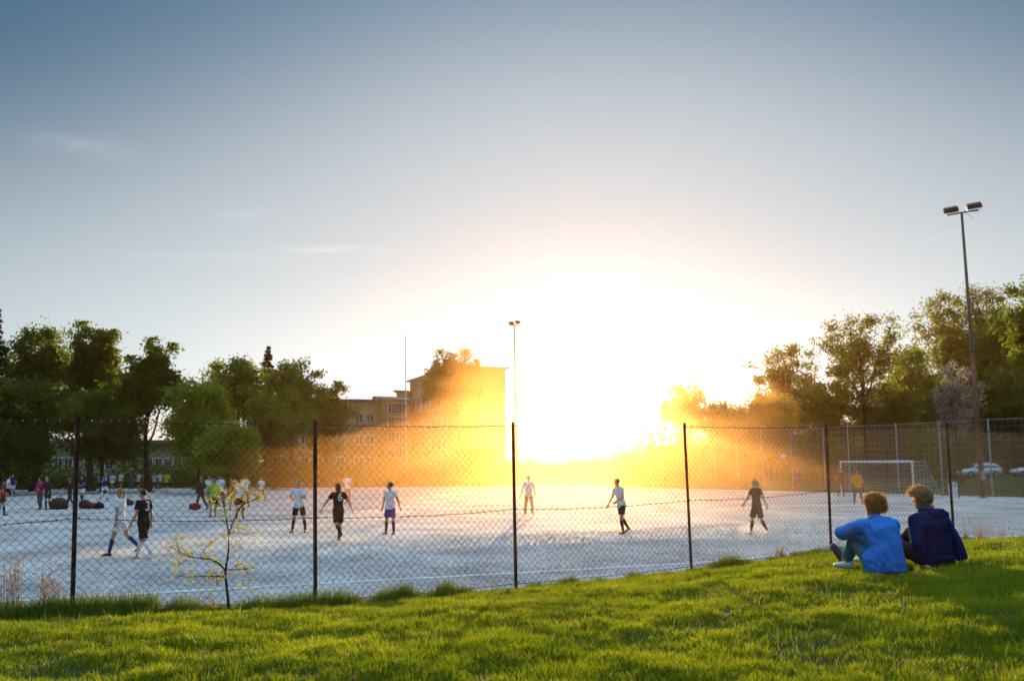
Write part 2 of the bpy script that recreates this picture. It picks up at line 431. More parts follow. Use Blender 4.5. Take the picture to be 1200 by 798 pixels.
def wall_frame(a, b):
    """frame of a wall from plan point a to b: returns origin, unit along, outward normal (towards camera side)"""
    a = Vector((a[0], a[1], 0)); b = Vector((b[0], b[1], 0)); u = (b-a); L = u.length; u = u/L; n = Vector((u.y, -u.x, 0))
    return a, u, n, L
def window_on(parent, a, u, n, s, z, w, h, mull=1, bars=0, pm=None):
    """a framed window: white frame box, recessed pane and mullions"""
    def P(ds, dn, dz): q = a+u*(s+ds)+n*dn; return (q.x, q.y, z+dz)
    def bx(mb, s0, s1, n0, n1, z0, z1): mb.hexa([P(s0,n1,z0), P(s1,n1,z0), P(s1,n0,z0), P(s0,n0,z0), P(s0,n1,z1), P(s1,n1,z1), P(s1,n0,z1), P(s0,n0,z1)])
    fr = MB(); t = .14
    bx(fr, -w/2, -w/2+t, -.05, .10, -h/2, h/2); bx(fr, w/2-t, w/2, -.05, .10, -h/2, h/2)
    bx(fr, -w/2+t, w/2-t, -.05, .10, h/2-t, h/2); bx(fr, -w/2+t, w/2-t, -.05, .12, -h/2, -h/2+t)
    f = fr.build('window', M_frame, parent)
    p = MB(); bx(p, -w/2+t, w/2-t, -.04, .03, -h/2+t, h/2-t); p.build('pane', M_glass, f)
    mm = MB()
    for k in range(1, mull+1):
        c = -w/2+w*k/(mull+1); bx(mm, c-.05, c+.05, .031, .09, -h/2+t, h/2-t)
    for k in range(1, bars+1):
        c = -h/2+h*k/(bars+1); bx(mm, -w/2+t, w/2-t, .032, .085, c-.04, c+.04)
    if mm.v: mm.build('glazing_bar', M_frame, f)
    return f
def prism(parent, name, corners, z0, z1, m):
    mb = MB(); n = len(corners)
    for z in (z0, z1):
        for c in corners: mb.v.append((c[0], c[1], z))
    for k in range(n): mb.f.append((k, (k+1) % n, n+(k+1) % n, n+k))
    mb.f.append(tuple(range(n))[::-1]); mb.f.append(tuple(range(n, 2*n)))
    return mb.build(name, m, parent)
def xy(px, d): p = at(px, 541, d); return (p.x, p.y)
def zat(px, py, d): return at(px, py, d).z

# main school block
def school():
    ro = empty('school_building', (0, 0, 0), 0, 'tall ochre school block with blank end wall left of the sun', 'building')
    c0 = xy(531, 160); c1 = xy(593, 162); c2 = xy(480, 186)
    back = (c1[0]+(c2[0]-c0[0]), c1[1]+(c2[1]-c0[1]))
    zt = zat(593, 433, 162)
    prism(ro, 'wall', [c0, c1, back, c2], -.5, zt, M_wall)
    # shallow hipped roof with overhang
    def ext(p, dx, dy): return (p[0]+dx, p[1]+dy)
    r0 = ext(c0, -.6, -.8); r1 = ext(c1, .7, -.8); r2 = ext(back, .6, .6); r3 = ext(c2, -.7, .3)
    mb = MB(); n = 4
    for z in (zt, zt+.28):
        for c in (r0, r1, r2, r3): mb.v.append((c[0], c[1], z))
    for k in range(4): mb.f.append((k, (k+1) % 4, 4+(k+1) % 4, 4+k))
    mb.f.append((3, 2, 1, 0))
    m0 = ((r0[0]+r1[0])/2, (r0[1]+r1[1])/2+3.5); m1 = ((r2[0]+r3[0])/2, (r2[1]+r3[1])/2-3.5)
    mb.v += [(m0[0], m0[1], zt+.8), (m1[0], m1[1], zt+.8)]
    mb.f += [(4, 5, 8), (5, 6, 9, 8), (6, 7, 9), (7, 4, 8, 9)]
    mb.build('roof', M_roof, ro)
    a, u, n_, L = wall_frame(c2, c0)
    for r, z in enumerate((zt-4.6, zt-8.4, zt-12.0, zt-15.4)):
        for k in range(7):
            s = 3.2+k*(L-6)/6.5
            window_on(ro, a, u, n_, s, z, 2.5, 3.0 if r == 0 else 1.9, mull=2)
    return ro
school()

def wing():
    ro = empty('school_wing', (0, 0, 0), 0, 'lower ochre school wing with ribbon windows and grey roof, beside the tall block', 'building')
    # set-forward stair part and the long part to its left
    A = xy(447, 172); B = xy(479.5, 176); zt = zat(463, 467.5, 173)
    A2 = (A[0], A[1]+12); B2 = (B[0], B[1]+9)
    prism(ro, 'wall', [A, B, B2, A2], -.5, zt, M_wall)
    prism(ro, 'roof_edge', [(A[0]-.3, A[1]-.3), (B[0]+.1, B[1]-.3), (B2[0]+.1, B2[1]), (A2[0]-.3, A2[1])], zt+.003, zt+.35, M_frame)
    a, u, n_, L = wall_frame(A, B)
    for z in (zat(463, 478, 173), zat(463, 494, 173), zat(463, 512, 173), zat(463, 530, 173)):
        window_on(ro, a, u, n_, L*.55, z, 4.0, 1.9, mull=4)
    C = xy(318, 168); D = xy(446.6, 174); zt2 = zat(420, 470.5, 173)
    C2 = (C[0], C[1]+11); D2 = (D[0], D[1]+11)
    prism(ro, 'wall', [C, D, D2, C2], -.5, zt2, M_wall)
    prism(ro, 'roof_edge', [(C[0]-.3, C[1]-.3), (D[0]-.02, D[1]-.3), (D2[0]-.02, D2[1]), (C2[0]-.3, C2[1])], zt2+.003, zt2+.4, M_roof)
    a, u, n_, L = wall_frame(C, D)
    for pxc in (330, 343, 356, 372, 385, 398, 419.5, 433):
        s = (pxc-318)/(446.6-318)*L
        for py in (489.5, 515.5, 541):
            window_on(ro, a, u, n_, s, zat(pxc, py, 172), 1.55, 1.75, mull=1)
    # glass lantern roof and penthouse
    G = xy(436, 178); G1 = xy(466, 180); zg = zat(450, 464, 178)
    prism(ro, 'lantern_roof', [G, G1, (G1[0], G1[1]+6), (G[0], G[1]+6)], min(zt, zt2)-.2, zg, M_roof)
    lf = MB()
    for k in range(6):
        x = G[0]+(G1[0]-G[0])*k/5; lf.box(x-.06, x+.06, G[1]-.12, G[1]-.02, zt2, zg+.03)
    lf.build('glazing_bar', M_frame, ro)
    Q = xy(464, 181); Q1 = xy(481, 184)
    prism(ro, 'penthouse', [Q, Q1, (Q1[0], Q1[1]+6), (Q[0], Q[1]+6)], zt2, zat(472, 459, 181), M_wall)
    prism(ro, 'penthouse_roof', [(Q[0]-.5, Q[1]-.5), (Q1[0]+.2, Q1[1]-.5), (Q1[0]+.2, Q1[1]+6), (Q[0]-.5, Q[1]+6)], zat(472, 459, 181)+.003, zat(472, 457, 181), M_roof)
wing()

def low_block():
    ro = empty('low_building', (0, 0, 0), 0, 'long low yellowish building behind the trees on the far left', 'building')
    A = xy(-60, 126); B = xy(250, 140); zt = zat(120, 520, 134)
    prism(ro, 'wall', [A, B, (B[0], B[1]+10), (A[0], A[1]+10)], -.3, zt, M_wall2)
    prism(ro, 'roof', [(A[0]-.5, A[1]-.6), (B[0]+.5, B[1]-.6), (B[0]+.5, B[1]+10.5), (A[0]-.5, A[1]+10.5)], zt+.003, zt+.5, M_roof)
    a, u, n_, L = wall_frame(A, B)
    k = 0
    for pxc in (-40, -15, 10, 30, 60, 72, 95, 120, 150, 168, 180, 192, 204, 218, 234):
        s = (pxc+60)/310*L
        window_on(ro, a, u, n_, s, zat(pxc, 543, 133), 1.1, 1.6, mull=1)
    return ro
low_block()
def low_wall():
    A = xy(-30, 112); B = xy(232, 118)
    ro = empty('boundary_wall', (A[0], A[1], 0), 0, 'low pale concrete wall behind the far edge of the pitch', 'wall')
    a, u, n_, L = wall_frame(A, B); n = 13
    for k in range(n):
        s0 = L*k/n+.02; s1 = L*(k+1)/n-.02; mb = MB()
        P = lambda s, d, z: ((a+u*s+n_*d).x-A[0], (a+u*s+n_*d).y-A[1], z)
        z0 = h1(*(a+u*s0).xy)-.2; z1 = zat(100, 553.5, 115)
        mb.hexa([P(s0,.12,z0), P(s1,.12,z0), P(s1,-.12,z0), P(s0,-.12,z0), P(s0,.12,z1), P(s1,.12,z1), P(s1,-.12,z1), P(s0,-.12,z1)])
        mb.build('wall_panel', M_conc, ro)
low_wall()

# ------------------------------------------------------------------ chain link fence
M_rust = mat('rusty_dark_steel', (.05, .024, .015), (.17, .07, .032), scale=9, rough=.75, bump=.4, bscale=70, metal=.3)
M_wire = mat('weathered_wire', (.05, .045, .04), (.09, .075, .065), scale=5, rough=.6, metal=.4)
def fence():
    ro = empty('chain_link_fence', (POSTS[3][0].x, POSTS[3][0].y, POSTS[3][0].z), 0, 'rusty chain link fence running along the top of the grass bank', 'fence')
    o0 = Vector(ro.location)
    u = Vector((1, .588, 0)).normalized(); n = Vector((.588, -1, 0)).normalized()
    for i, (b, t) in enumerate(POSTS):
        # angle-iron post
        mb = MB(); B = Vector(b)-Vector((0, 0, .35)); T = t+(t-b).normalized()*.02
        W = .048; th = .007
        for (p0, p1, q0, q1) in ((-W/2, W/2, -th/2, th/2), (-W/2, -W/2+th, th/2, W)):
            pts = []
            for c in (B, T):
                for (s, d) in ((p0, q1), (p1, q1), (p1, q0), (p0, q0)): pts.append(c+u*s+n*d-o0)
            mb.hexa(pts)
        mb.build('post', M_rust, ro)
    # mesh panels woven from zigzag wires
    pit = .095/2
    for i in range(len(POSTS)-1):
        b0, t0 = POSTS[i]; b1, t1 = POSTS[i+1]; L = (Vector((b1.x, b1.y))-Vector((b0.x, b0.y))).length
        nc = int(L/pit); V = []; Fc = []
        rows = 22*2
        def S(a, r):     # a along 0..1, r up 0..1
            lo = b0.lerp(b1, a); hi = t0.lerp(t1, a); p = lo.lerp(hi, r)
            sag = .018*math.sin(a*math.pi)*r
            wob = .012*math.sin(a*9+i*2)*math.sin(r*5+i)
            return p+Vector((0, 0, -sag))+u*(.010*math.sin(r*7+a*5+i))+n*wob
        for c in range(nc+1):
            pl = []
            for r in range(rows+1):
                a = (c+((r+c) % 2))/(nc+1); 
                p = S(min(a, 1), .015+.975*r/rows)-o0+n*(-.030+.0045*(1 if r % 2 else -1))
                pl.append(p)
            base = len(V)
            for k, p in enumerate(pl):
                rr = .0030
                for an in (0.5, 2.6, 4.7): V.append((p+u*(rr*math.cos(an))+n*(rr*math.sin(an)))[:])
            for k in range(rows):
                for j in range(3):
                    j2 = (j+1) % 3; Fc.append((base+3*k+j, base+3*k+j2, base+3*k+3+j2, base+3*k+3+j))
        me = mesh_np('mesh_panel', np.array(V), np.array(Fc)); tag(link('mesh_panel', me, M_wire, ro), kind='stuff')
    # line wires: top, middle, bottom, sagging a little between posts
    for (r, rad, sg) in ((.985, .0040, .02), (.475, .0034, .035), (.03, .0034, .05)):
        pts = []
        for i in range(len(POSTS)-1):
            b0, t0 = POSTS[i]; b1, t1 = POSTS[i+1]
            for k in range(14):
                a = k/14; p = b0.lerp(b1, a).lerp(t0.lerp(t1, a), r); s = sg*4*a*(1-a)*(1 if r > .1 else .4)
                pts.append(p+n*.0-Vector((0, 0, s))+Vector((0, 0, .004*math.sin(i*9+k*2.3)))+n*.030*-1-o0)
        mb = MB(); mb.tube(pts, rad, 5)
        # wire ties
        for k in range(0, len(pts)-1):
            for f in (.25, .75):
                q = pts[k].lerp(pts[k+1], f); mb.box(q.x-.006, q.x+.006, q.y-.006, q.y+.006, q.z-.011, q.z+.011)
        mb.build('line_wire', M_rust if r > .4 else M_wire, ro)
fence()

# ------------------------------------------------------------------ trees
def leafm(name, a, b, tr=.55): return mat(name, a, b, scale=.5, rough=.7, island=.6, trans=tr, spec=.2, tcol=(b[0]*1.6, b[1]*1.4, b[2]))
L_dark = leafm('leaf_dark', (.028, .052, .008), (.085, .135, .018))
L_mid = leafm('leaf_mid', (.05, .09, .010), (.14, .20, .022))
L_bright = leafm('leaf_bright', (.08, .15, .012), (.20, .28, .028))
L_olive = leafm('leaf_olive', (.045, .08, .010), (.12, .16, .02))
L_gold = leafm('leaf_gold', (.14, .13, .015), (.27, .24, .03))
L_white = leafm('blossom_white', (.16, .17, .16), (.30, .31, .29), .3)
L_con = leafm('needle_dark', (.012, .024, .012), (.025, .045, .02), .2)
M_bark = mat('bark', (.035, .028, .022), (.075, .06, .045), scale=3, rough=.95, bump=.6, bscale=12)
M_barkp = mat('birch_bark', (.09, .08, .07), (.45, .43, .40), scale=5, rough=.9)

def leaf_mesh(name, C, size, rs, flat=0.0):
    n = len(C)
    a = rs.normal(size=(n, 3)); a /= np.linalg.norm(a, axis=1)[:, None]
    b = rs.normal(size=(n, 3)); b -= (b*a).sum(1)[:, None]*a; b /= np.linalg.norm(b, axis=1)[:, None]
    s = (size*(.6+.8*rs.rand(n)))[:, None]
    V = np.stack([C-a*s, C+b*s*.55, C+a*s, C-b*s*.55], 1).reshape(-1, 3)
    return mesh_np(name, V, np.arange(4*n).reshape(n, 4))

def tree(name, label, px, d, top, hw, bot, lm, seed, nt=70, per=90, ls=.22, cl=.75, style='round', group=None, bark=None, lean=0, wscale=1.0, trunk_r=None, base_py=None):
    rs = np.random.RandomState(seed); r_ = random.Random(seed)
    P = at(px, 541, d); bx, by = P.x, P.y; bz = h1(bx, by)-.1
    zt = at(px, top, d).z; zb = max(at(px, bot, d).z, bz+.15); R_ = hw*d/FPX
    h = zt-bz; cb = zb-bz
    ro = empty(name, (bx, by, bz), 0, label, 'tree', group)
    tr = trunk_r or (.018*h+.05)
    # trunk
    mb = MB(); pts = []; top_f = {'conifer': .98, 'weep': .70}.get(style, .84)
    wx, wy = r_.uniform(-.04, .04)*h, r_.uniform(-.03, .03)*h
    for k in range(9):
        f = k/8; pts.append(Vector((wx*math.sin(f*3.1)+lean*f*h, wy*math.sin(f*2.3), f*h*top_f)))
    mb.tube(pts, [tr*(1.35 if k == 0 else 1)*(1-.88*k/8) for k in range(9)], 8)
    mb.build('trunk', bark or M_bark, ro)
    def trunk_at(z):
        f = min(max(z/(h*top_f), 0), 1)*8; k = min(int(f), 7); return pts[k].lerp(pts[k+1], f-k)
    br = MB(); C = []
    if style == 'conifer':
        nlv = 34
        for k in range(nlv):
            f = k/(nlv-1); z = cb+(h-cb)*f*.97; rr = R_*(1-f)**.9*r_.uniform(.55, 1.15)+.04
            for j in range(7):
                an = r_.uniform(0, 6.28); e = trunk_at(z)+Vector((math.cos(an)*rr, math.sin(an)*rr, -rr*.28))
                br.tube([trunk_at(z), trunk_at(z).lerp(e, .5)+Vector((0, 0, .1)), e], [.05, .03, .01], 4)
                t = rs.rand(per)**.8; c = np.array(trunk_at(z))[None]*(1-t[:, None])+np.array(e)[None]*t[:, None]
                c += rs.normal(size=(per, 3))*[.16, .16, .13]*(.4+rr*.25); C.append(c)
    else:
        ce = Vector((lean*h*.6, 0, (cb+h)/2)); hz = (h-cb)/2
        limbs = []
        nl = 8 if style != 'bushy' else 9
        for k in range(nl):
            an = 6.283*k/nl+r_.uniform(-.4, .4); z0 = cb*.75+(h-cb)*r_.uniform(.0, .42); p0 = trunk_at(min(z0, h*.75))
            el = r_.uniform(.45, 1.15); ln = r_.uniform(.55, .85)
            e = ce+Vector((math.cos(an)*R_*ln*math.cos(el*.8), math.sin(an)*R_*ln*math.cos(el*.8), hz*(math.sin(el)*1.3-.45)))
            if e.z < p0.z+.2: e.z = p0.z+.5
            path = [p0]
            for q in range(1, 6):
                t = q/5; c = p0.lerp(e, t)+Vector((0, 0, (math.sin(t*3.14)*-.06)*h*.5+r_.uniform(-.15, .15)))+Vector((r_.uniform(-.2, .2), r_.uniform(-.2, .2), 0))*(h/14)
                path.append(c)
            rad = tr*.42*(1-.5*z0/h); br.tube(path, [rad*(1-.75*q/5) for q in range(6)], 5); limbs.append((path, rad))
        limbs.append(([trunk_at(cb*.7+(h-cb)*t) for t in (0, .25, .5, .75, .95)], tr*.3))
        nt = int(nt*1.25); got = 0; tries = 0; sd = Vector((seed*3.7, seed*1.3, 0))
        while got < nt and tries < nt*12:
            tries += 1
            v = Vector(rs.normal(size=3)); v.normalize(); rad = rs.rand()**.45
            if style == 'dome' or style == 'weep': v.z = abs(v.z)*.9-.35
            e = ce+Vector((v.x*R_*rad, v.y*R_*rad, v.z*hz*rad))
            w = 1+.55*mnoise.noise(v*1.9+sd)
            e = ce+(e-ce)*w
            if e.z < cb-.1*h or e.z > h*1.0: continue
            if mnoise.noise(e*(2.4/R_)+sd) < -.20 and rad > .5: continue
            got += 1
            best = None; bd = 1e9
            for path, lr in limbs:
                for q in range(1, len(path)):
                    p = path[q]; dd = (p-e).length+max(0, p.z-e.z)*1.2
                    if dd < bd: bd = dd; best = (p, lr, q)
            p, lr, q = best
            m = p.lerp(e, .5)+Vector((r_.uniform(-.25, .25), r_.uniform(-.25, .25), r_.uniform(-.05, .35)))*(R_/4)
            r1 = max(.018, lr*.38*(1-.12*q)); br.tube([p, m, e], [r1, r1*.6, .012], 4, cap=False)
            # twigs
            for w2 in range(3):
                tt = e+Vector(rs.normal(size=3))*cl*.9; br.tube([m.lerp(e, .5+.2*w2), tt], [.018, .006], 3, cap=False)
            nleaf = int(per*1.15*rs.uniform(.35, 1.7)); csz = cl*.86*rs.uniform(.6, 1.3)
            sg = np.array([1, 1, .75])*csz
            if style == 'weep':
                c = rs.normal(size=(nleaf, 3))*[.45*csz, .45*csz, 1.0]; c[:, 2] = -np.abs(c[:, 2])*1.5*csz+.3
            else: c = rs.normal(size=(nleaf, 3))*sg*.75
            C.append(c+np.array(e))
        for path, lr in limbs[:-1]:
            for q in (path[-1], path[-1], path[-2]):
                n2 = int(per*.9); c = rs.normal(size=(n2, 3))*cl*.55
                if style == 'weep': c[:, 2] = -np.abs(c[:, 2])*1.6+.35
                C.append(c+np.array(q)+np.array([0, 0, .1]))
    C = np.concatenate(C)
    C = C[(C[:, 2] > .15)]
    br.build('branches', bark or M_bark, ro)
    link('crown', leaf_mesh('crown', C, ls, rs), lm, ro)
    return ro

GL = 'trees beyond the far left side of the pitch'; GRt = 'trees on the right beyond the goal'
TREES = [
 ('conifer_tree', 'dark conifer at the left edge of the photo, tip above its neighbours', -16, 92, 350, 66, 555, L_con, 1, dict(style='conifer', per=55, ls=.16), GL),
 ('maple_tree', 'broad dark brownish maple, second from the left edge', 40, 96, 377, 46, 520, L_dark, 2, dict(nt=120, per=120, ls=.16, cl=.8), GL),
 ('birch_tree', 'tall dark birch with a narrow raised top, between the maple and the weeping birch', 108, 94, 356, 38, 520, L_dark, 3, dict(nt=100, per=110, ls=.155, cl=.75, style='weep'), GL),
 ('weeping_birch', 'rounded weeping birch with hanging twigs left of the bright green tree', 175, 90, 384, 40, 520, L_dark, 4, dict(nt=110, per=110, ls=.155, cl=.7, style='weep'), GL),
 ('bright_tree', 'bright yellow-green young tree lower than the weeping birch beside it', 232, 84, 446, 40, 545, L_bright, 5, dict(nt=110, per=110, ls=.155, cl=.8, trunk_r=.12), GL),
 ('ash_tree', 'light open ash tree just left of the pointed dark spruce', 274, 104, 414, 32, 510, L_mid, 6, dict(nt=70, per=90, ls=.16, cl=.8), GL),
 ('spruce_tree', 'pointed dark spruce standing up among the broadleaf trees', 313, 112, 404, 48, 545, L_con, 7, dict(style='conifer', per=34, ls=.16), GL),
 ('linden_tree', 'green linden just right of the pointed spruce', 343, 106, 414, 28, 520, L_mid, 8, dict(nt=80, per=90, ls=.16, cl=.75), GL),
 ('small_linden', 'low olive green tree covering the left end of the school wing', 382, 112, 446, 30, 535, L_olive, 9, dict(nt=80, per=80, ls=.16, cl=.75), GL),
 ('low_maple', 'low green tree between the linden and the orange dust', 322, 96, 458, 44, 548, L_mid, 10, dict(nt=90, per=100, ls=.16, cl=.8), GL),
 ('hazel_bush', 'bright bush with drooping twigs low behind the middle of the left players', 268, 80, 496, 36, 562, L_bright, 12, dict(nt=70, per=70, ls=.15, cl=.6, style='bushy', trunk_r=.06), GL),
 ('dark_maple', 'dark low maple under the tall maple at the left edge', 10, 84, 448, 52, 552, L_dark, 13, dict(nt=120, per=120, ls=.16, cl=.8), GL),
 ('dark_elm', 'dark low elm in front of the tall birch', 122, 88, 452, 50, 545, L_dark, 14, dict(nt=120, per=110, ls=.16, cl=.8), GL),
 ('school_birch', 'feathery birch in front of the tall school block', 532, 128, 400, 42, 500, L_mid, 15, dict(nt=120, per=95, ls=.16, cl=.8, style='weep', trunk_r=.2), 'trees by the school'),
 ('school_shrub', 'low hazy shrub at the foot of the school block', 556, 118, 520, 30, 560, L_olive, 16, dict(nt=40, per=60, ls=.155, cl=.7, style='bushy', trunk_r=.05), 'trees by the school'),
 # right side
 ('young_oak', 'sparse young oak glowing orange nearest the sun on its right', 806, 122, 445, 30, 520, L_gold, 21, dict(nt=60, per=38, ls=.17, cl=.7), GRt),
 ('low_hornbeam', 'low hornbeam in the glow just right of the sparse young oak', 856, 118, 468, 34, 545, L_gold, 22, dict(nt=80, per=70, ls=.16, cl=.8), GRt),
 ('golden_ash', 'upright spring ash left of the large spreading oak', 926, 114, 398, 34, 520, L_olive, 23, dict(nt=80, per=50, ls=.17, cl=.75), GRt),
 ('large_oak', 'large spreading oak with bare forked limbs and thin spring leaves', 1014, 104, 360, 50, 480, L_olive, 24, dict(nt=120, per=48, ls=.15, cl=.7, trunk_r=.34), GRt),
 ('hill_oak', 'tall thin-leaved oak on the hill behind the right floodlight mast', 1118, 132, 338, 44, 450, L_olive, 25, dict(nt=95, per=42, ls=.19, cl=.8, trunk_r=.3), GRt),
 ('hill_aspen', 'tall thin-leaved aspen on the hill right of the mast', 1166, 128, 326, 34, 450, L_olive, 26, dict(nt=80, per=50, ls=.155, cl=.8), GRt),
 ('edge_tree', 'near dark tree cut by the right edge of the photo', 1246, 78, 290, 52, 520, L_dark, 27, dict(nt=150, per=120, ls=.17, cl=.75), GRt),
 ('blossom_tree', 'white blossoming tree beside the right floodlight mast', 1126, 92, 420, 27, 520, L_white, 28, dict(nt=80, per=26, ls=.12, cl=.45, trunk_r=.12), GRt),
 ('yellow_maple', 'dull yellow-green maple between the large oak and the mast', 1072, 118, 402, 32, 520, L_mid, 29, dict(nt=100, per=90, ls=.16, cl=.8), GRt),
 ('hill_maple', 'dense dark maple on the hill behind the white blossom', 1140, 124, 388, 40, 520, L_dark, 30, dict(nt=130, per=120, ls=.22, cl=.9), GRt),
 ('hill_beech', 'dense dark beech on the hill at the right edge', 1190, 118, 368, 38, 520, L_dark, 31, dict(nt=130, per=120, ls=.22, cl=.9), GRt),
 ('bank_alder', 'olive alder low between the ash and the large oak', 966, 110, 440, 40, 545, L_olive, 32, dict(nt=100, per=90, ls=.16, cl=.8), GRt),
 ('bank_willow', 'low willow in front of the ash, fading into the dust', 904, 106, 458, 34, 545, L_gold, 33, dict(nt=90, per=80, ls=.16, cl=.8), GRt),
 ('thicket_tree', 'dark low tree directly behind the goal', 1040, 106, 452, 46, 548, L_dark, 34, dict(nt=120, per=100, ls=.16, cl=.85), GRt),
 ('thicket_elm', 'dark low elm behind the parked car', 1106, 116, 446, 44, 545, L_dark, 35, dict(nt=120, per=110, ls=.22, cl=.9), GRt),
 ('thicket_maple', 'dark low maple at the right edge behind the cars', 1178, 112, 440, 46, 545, L_dark, 36, dict(nt=120, per=110, ls=.22, cl=.9), GRt),
]
for (nm, lab, px, d, top, hw, bot, lm, seed, kw, g) in TREES:
    tree(nm, lab, px, d, top, hw, bot, lm, seed, group=g, **kw)

# undergrowth: one leafy band along each far side, nothing in it can be told apart
def thicket(name, pts, hgt, dep, lm, n, seed, ls=.16):
    rs = np.random.RandomState(seed); P = np.array(pts, float); L = np.concatenate([[0], np.cumsum(np.hypot(*np.diff(P, axis=0).T))])
    t = rs.rand(n)*L[-1]; x = np.interp(t, L, P[:, 0])+rs.normal(size=n)*dep*.4; y = np.interp(t, L, P[:, 1])+rs.rand(n)*dep
    hh = hgt*(.62+.28*np.sin(t*.55+seed)+.2*np.sin(t*1.31+2)+.12*np.sin(t*3.1)); z = H(x, y)+hh*rs.rand(n)**.8
    o = link(name, leaf_mesh(name, np.stack([x, y, z], 1), ls, rs), lm); return tag(o, kind='stuff')
thicket('undergrowth', [xy(-80, 100), xy(60, 104), xy(180, 108), xy(300, 112)], 2.6, 5, L_dark, 16000, 3)
thicket('hedge', [xy(296, 108), xy(400, 116), xy(500, 124), xy(590, 128)], 3.2, 4, L_olive, 20000, 4)
thicket('woodland_edge', [xy(770, 128), xy(860, 116), xy(960, 108), xy(1060, 104), xy(1160, 112), xy(1290, 110)], 5.6, 8, L_dark, 52000, 5, .22)
thicket('distant_hedge', [xy(590, 175), xy(680, 180), xy(780, 150)], 2.6, 6, L_olive, 9000, 6, .3)

# sapling by the fence, traced limb by limb at its own distance
def sapling():
    d = fy(-3.3)-.22; base = at(266, 715, d); g = h1(base.x, base.y)-.03; o0 = Vector((base.x, base.y, g))
    ro = empty('sapling', o0, 0, 'thin young tree with yellow spring leaves standing at the fence on the left', 'tree')
    r_ = random.Random(5); rs = np.random.RandomState(5)
    def P(x, y, dd=0): return at(x, y, d+dd)-o0
    mb = MB(); mb.tube([P(268, 726), P(268, 716), P(267, 700), P(265, 684), P(264, 668)], [.020, .018, .016, .014, .012], 8); mb.build('trunk', M_bark, ro)
    br = MB(); tips = []
    limbs = [([(264, 669), (267, 650), (268, 636), (268, 625)], 0, .0135),
             ([(268, 626), (265, 608), (263, 596), (260, 586), (258, 576)], .06, .009),
             ([(268, 626), (272, 614), (277, 602), (283, 592), (292, 588), (300, 585), (305, 582)], -.05, .009),
             ([(283, 592), (284, 580), (288, 572)], -.06, .004),
             ([(264, 668), (256, 660), (246, 655), (234, 654), (222, 652), (210, 647), (200, 640)], -.12, .011),
             ([(264, 676), (252, 675), (236, 675), (220, 676), (202, 673)], .1, .007),
             ([(264, 668), (276, 667), (286, 667), (297, 665), (305, 669)], .15, .006),
             ([(268, 625), (278, 623), (288, 627), (302, 622)], .1, .005),
             ([(222, 652), (214, 660), (209, 664)], -.15, .003), ([(234, 654), (240, 642), (247, 636)], -.2, .004),
             ([(210, 647), (208, 638), (206, 631)], -.1, .003), ([(267, 645), (275, 640), (284, 643)], .1, .003), ([(252, 675), (256, 684), (250, 690)], .1, .003),
             ([(286, 667), (292, 674), (291, 690)], .15, .003), ([(260, 586), (268, 580), (272, 574)], .0, .003), ([(263, 596), (255, 590), (250, 588)], .05, .003)]
    for pl, dep, rad in limbs:
        n = len(pl); pts = [P(x, y, dep*k/(n-1)) for k, (x, y) in enumerate(pl)]
        br.tube(pts, [rad*(1-.75*k/(n-1)) for k in range(n)], 5)
        for k in range(1, n):
            for w in range(5 if rad < .012 else 2):
                a = pts[k-1].lerp(pts[k], r_.random()); e = a+Vector((r_.uniform(-.10, .10), r_.uniform(-.06, .06), r_.uniform(-.03, .10)))
                br.tube([a, e], [.0025, .0012], 3); tips.append(e)
        if rad < .012: tips += [pts[-1], pts[-1]]
    br.build('branches', M_bark, ro)
    C = []
    for e in tips:
        if r_.random() < .28: continue
        n = r_.randint(2, 6); C.append(np.array(e)+rs.normal(size=(n+2, 3))*.020)
    C = np.concatenate(C)
    link('crown', leaf_mesh('crown', C, .0145, rs), mat('sapling_leaf', (.40, .34, .02), (.62, .50, .04), scale=4, island=.5, trans=.55, spec=.2), ro)
sapling()

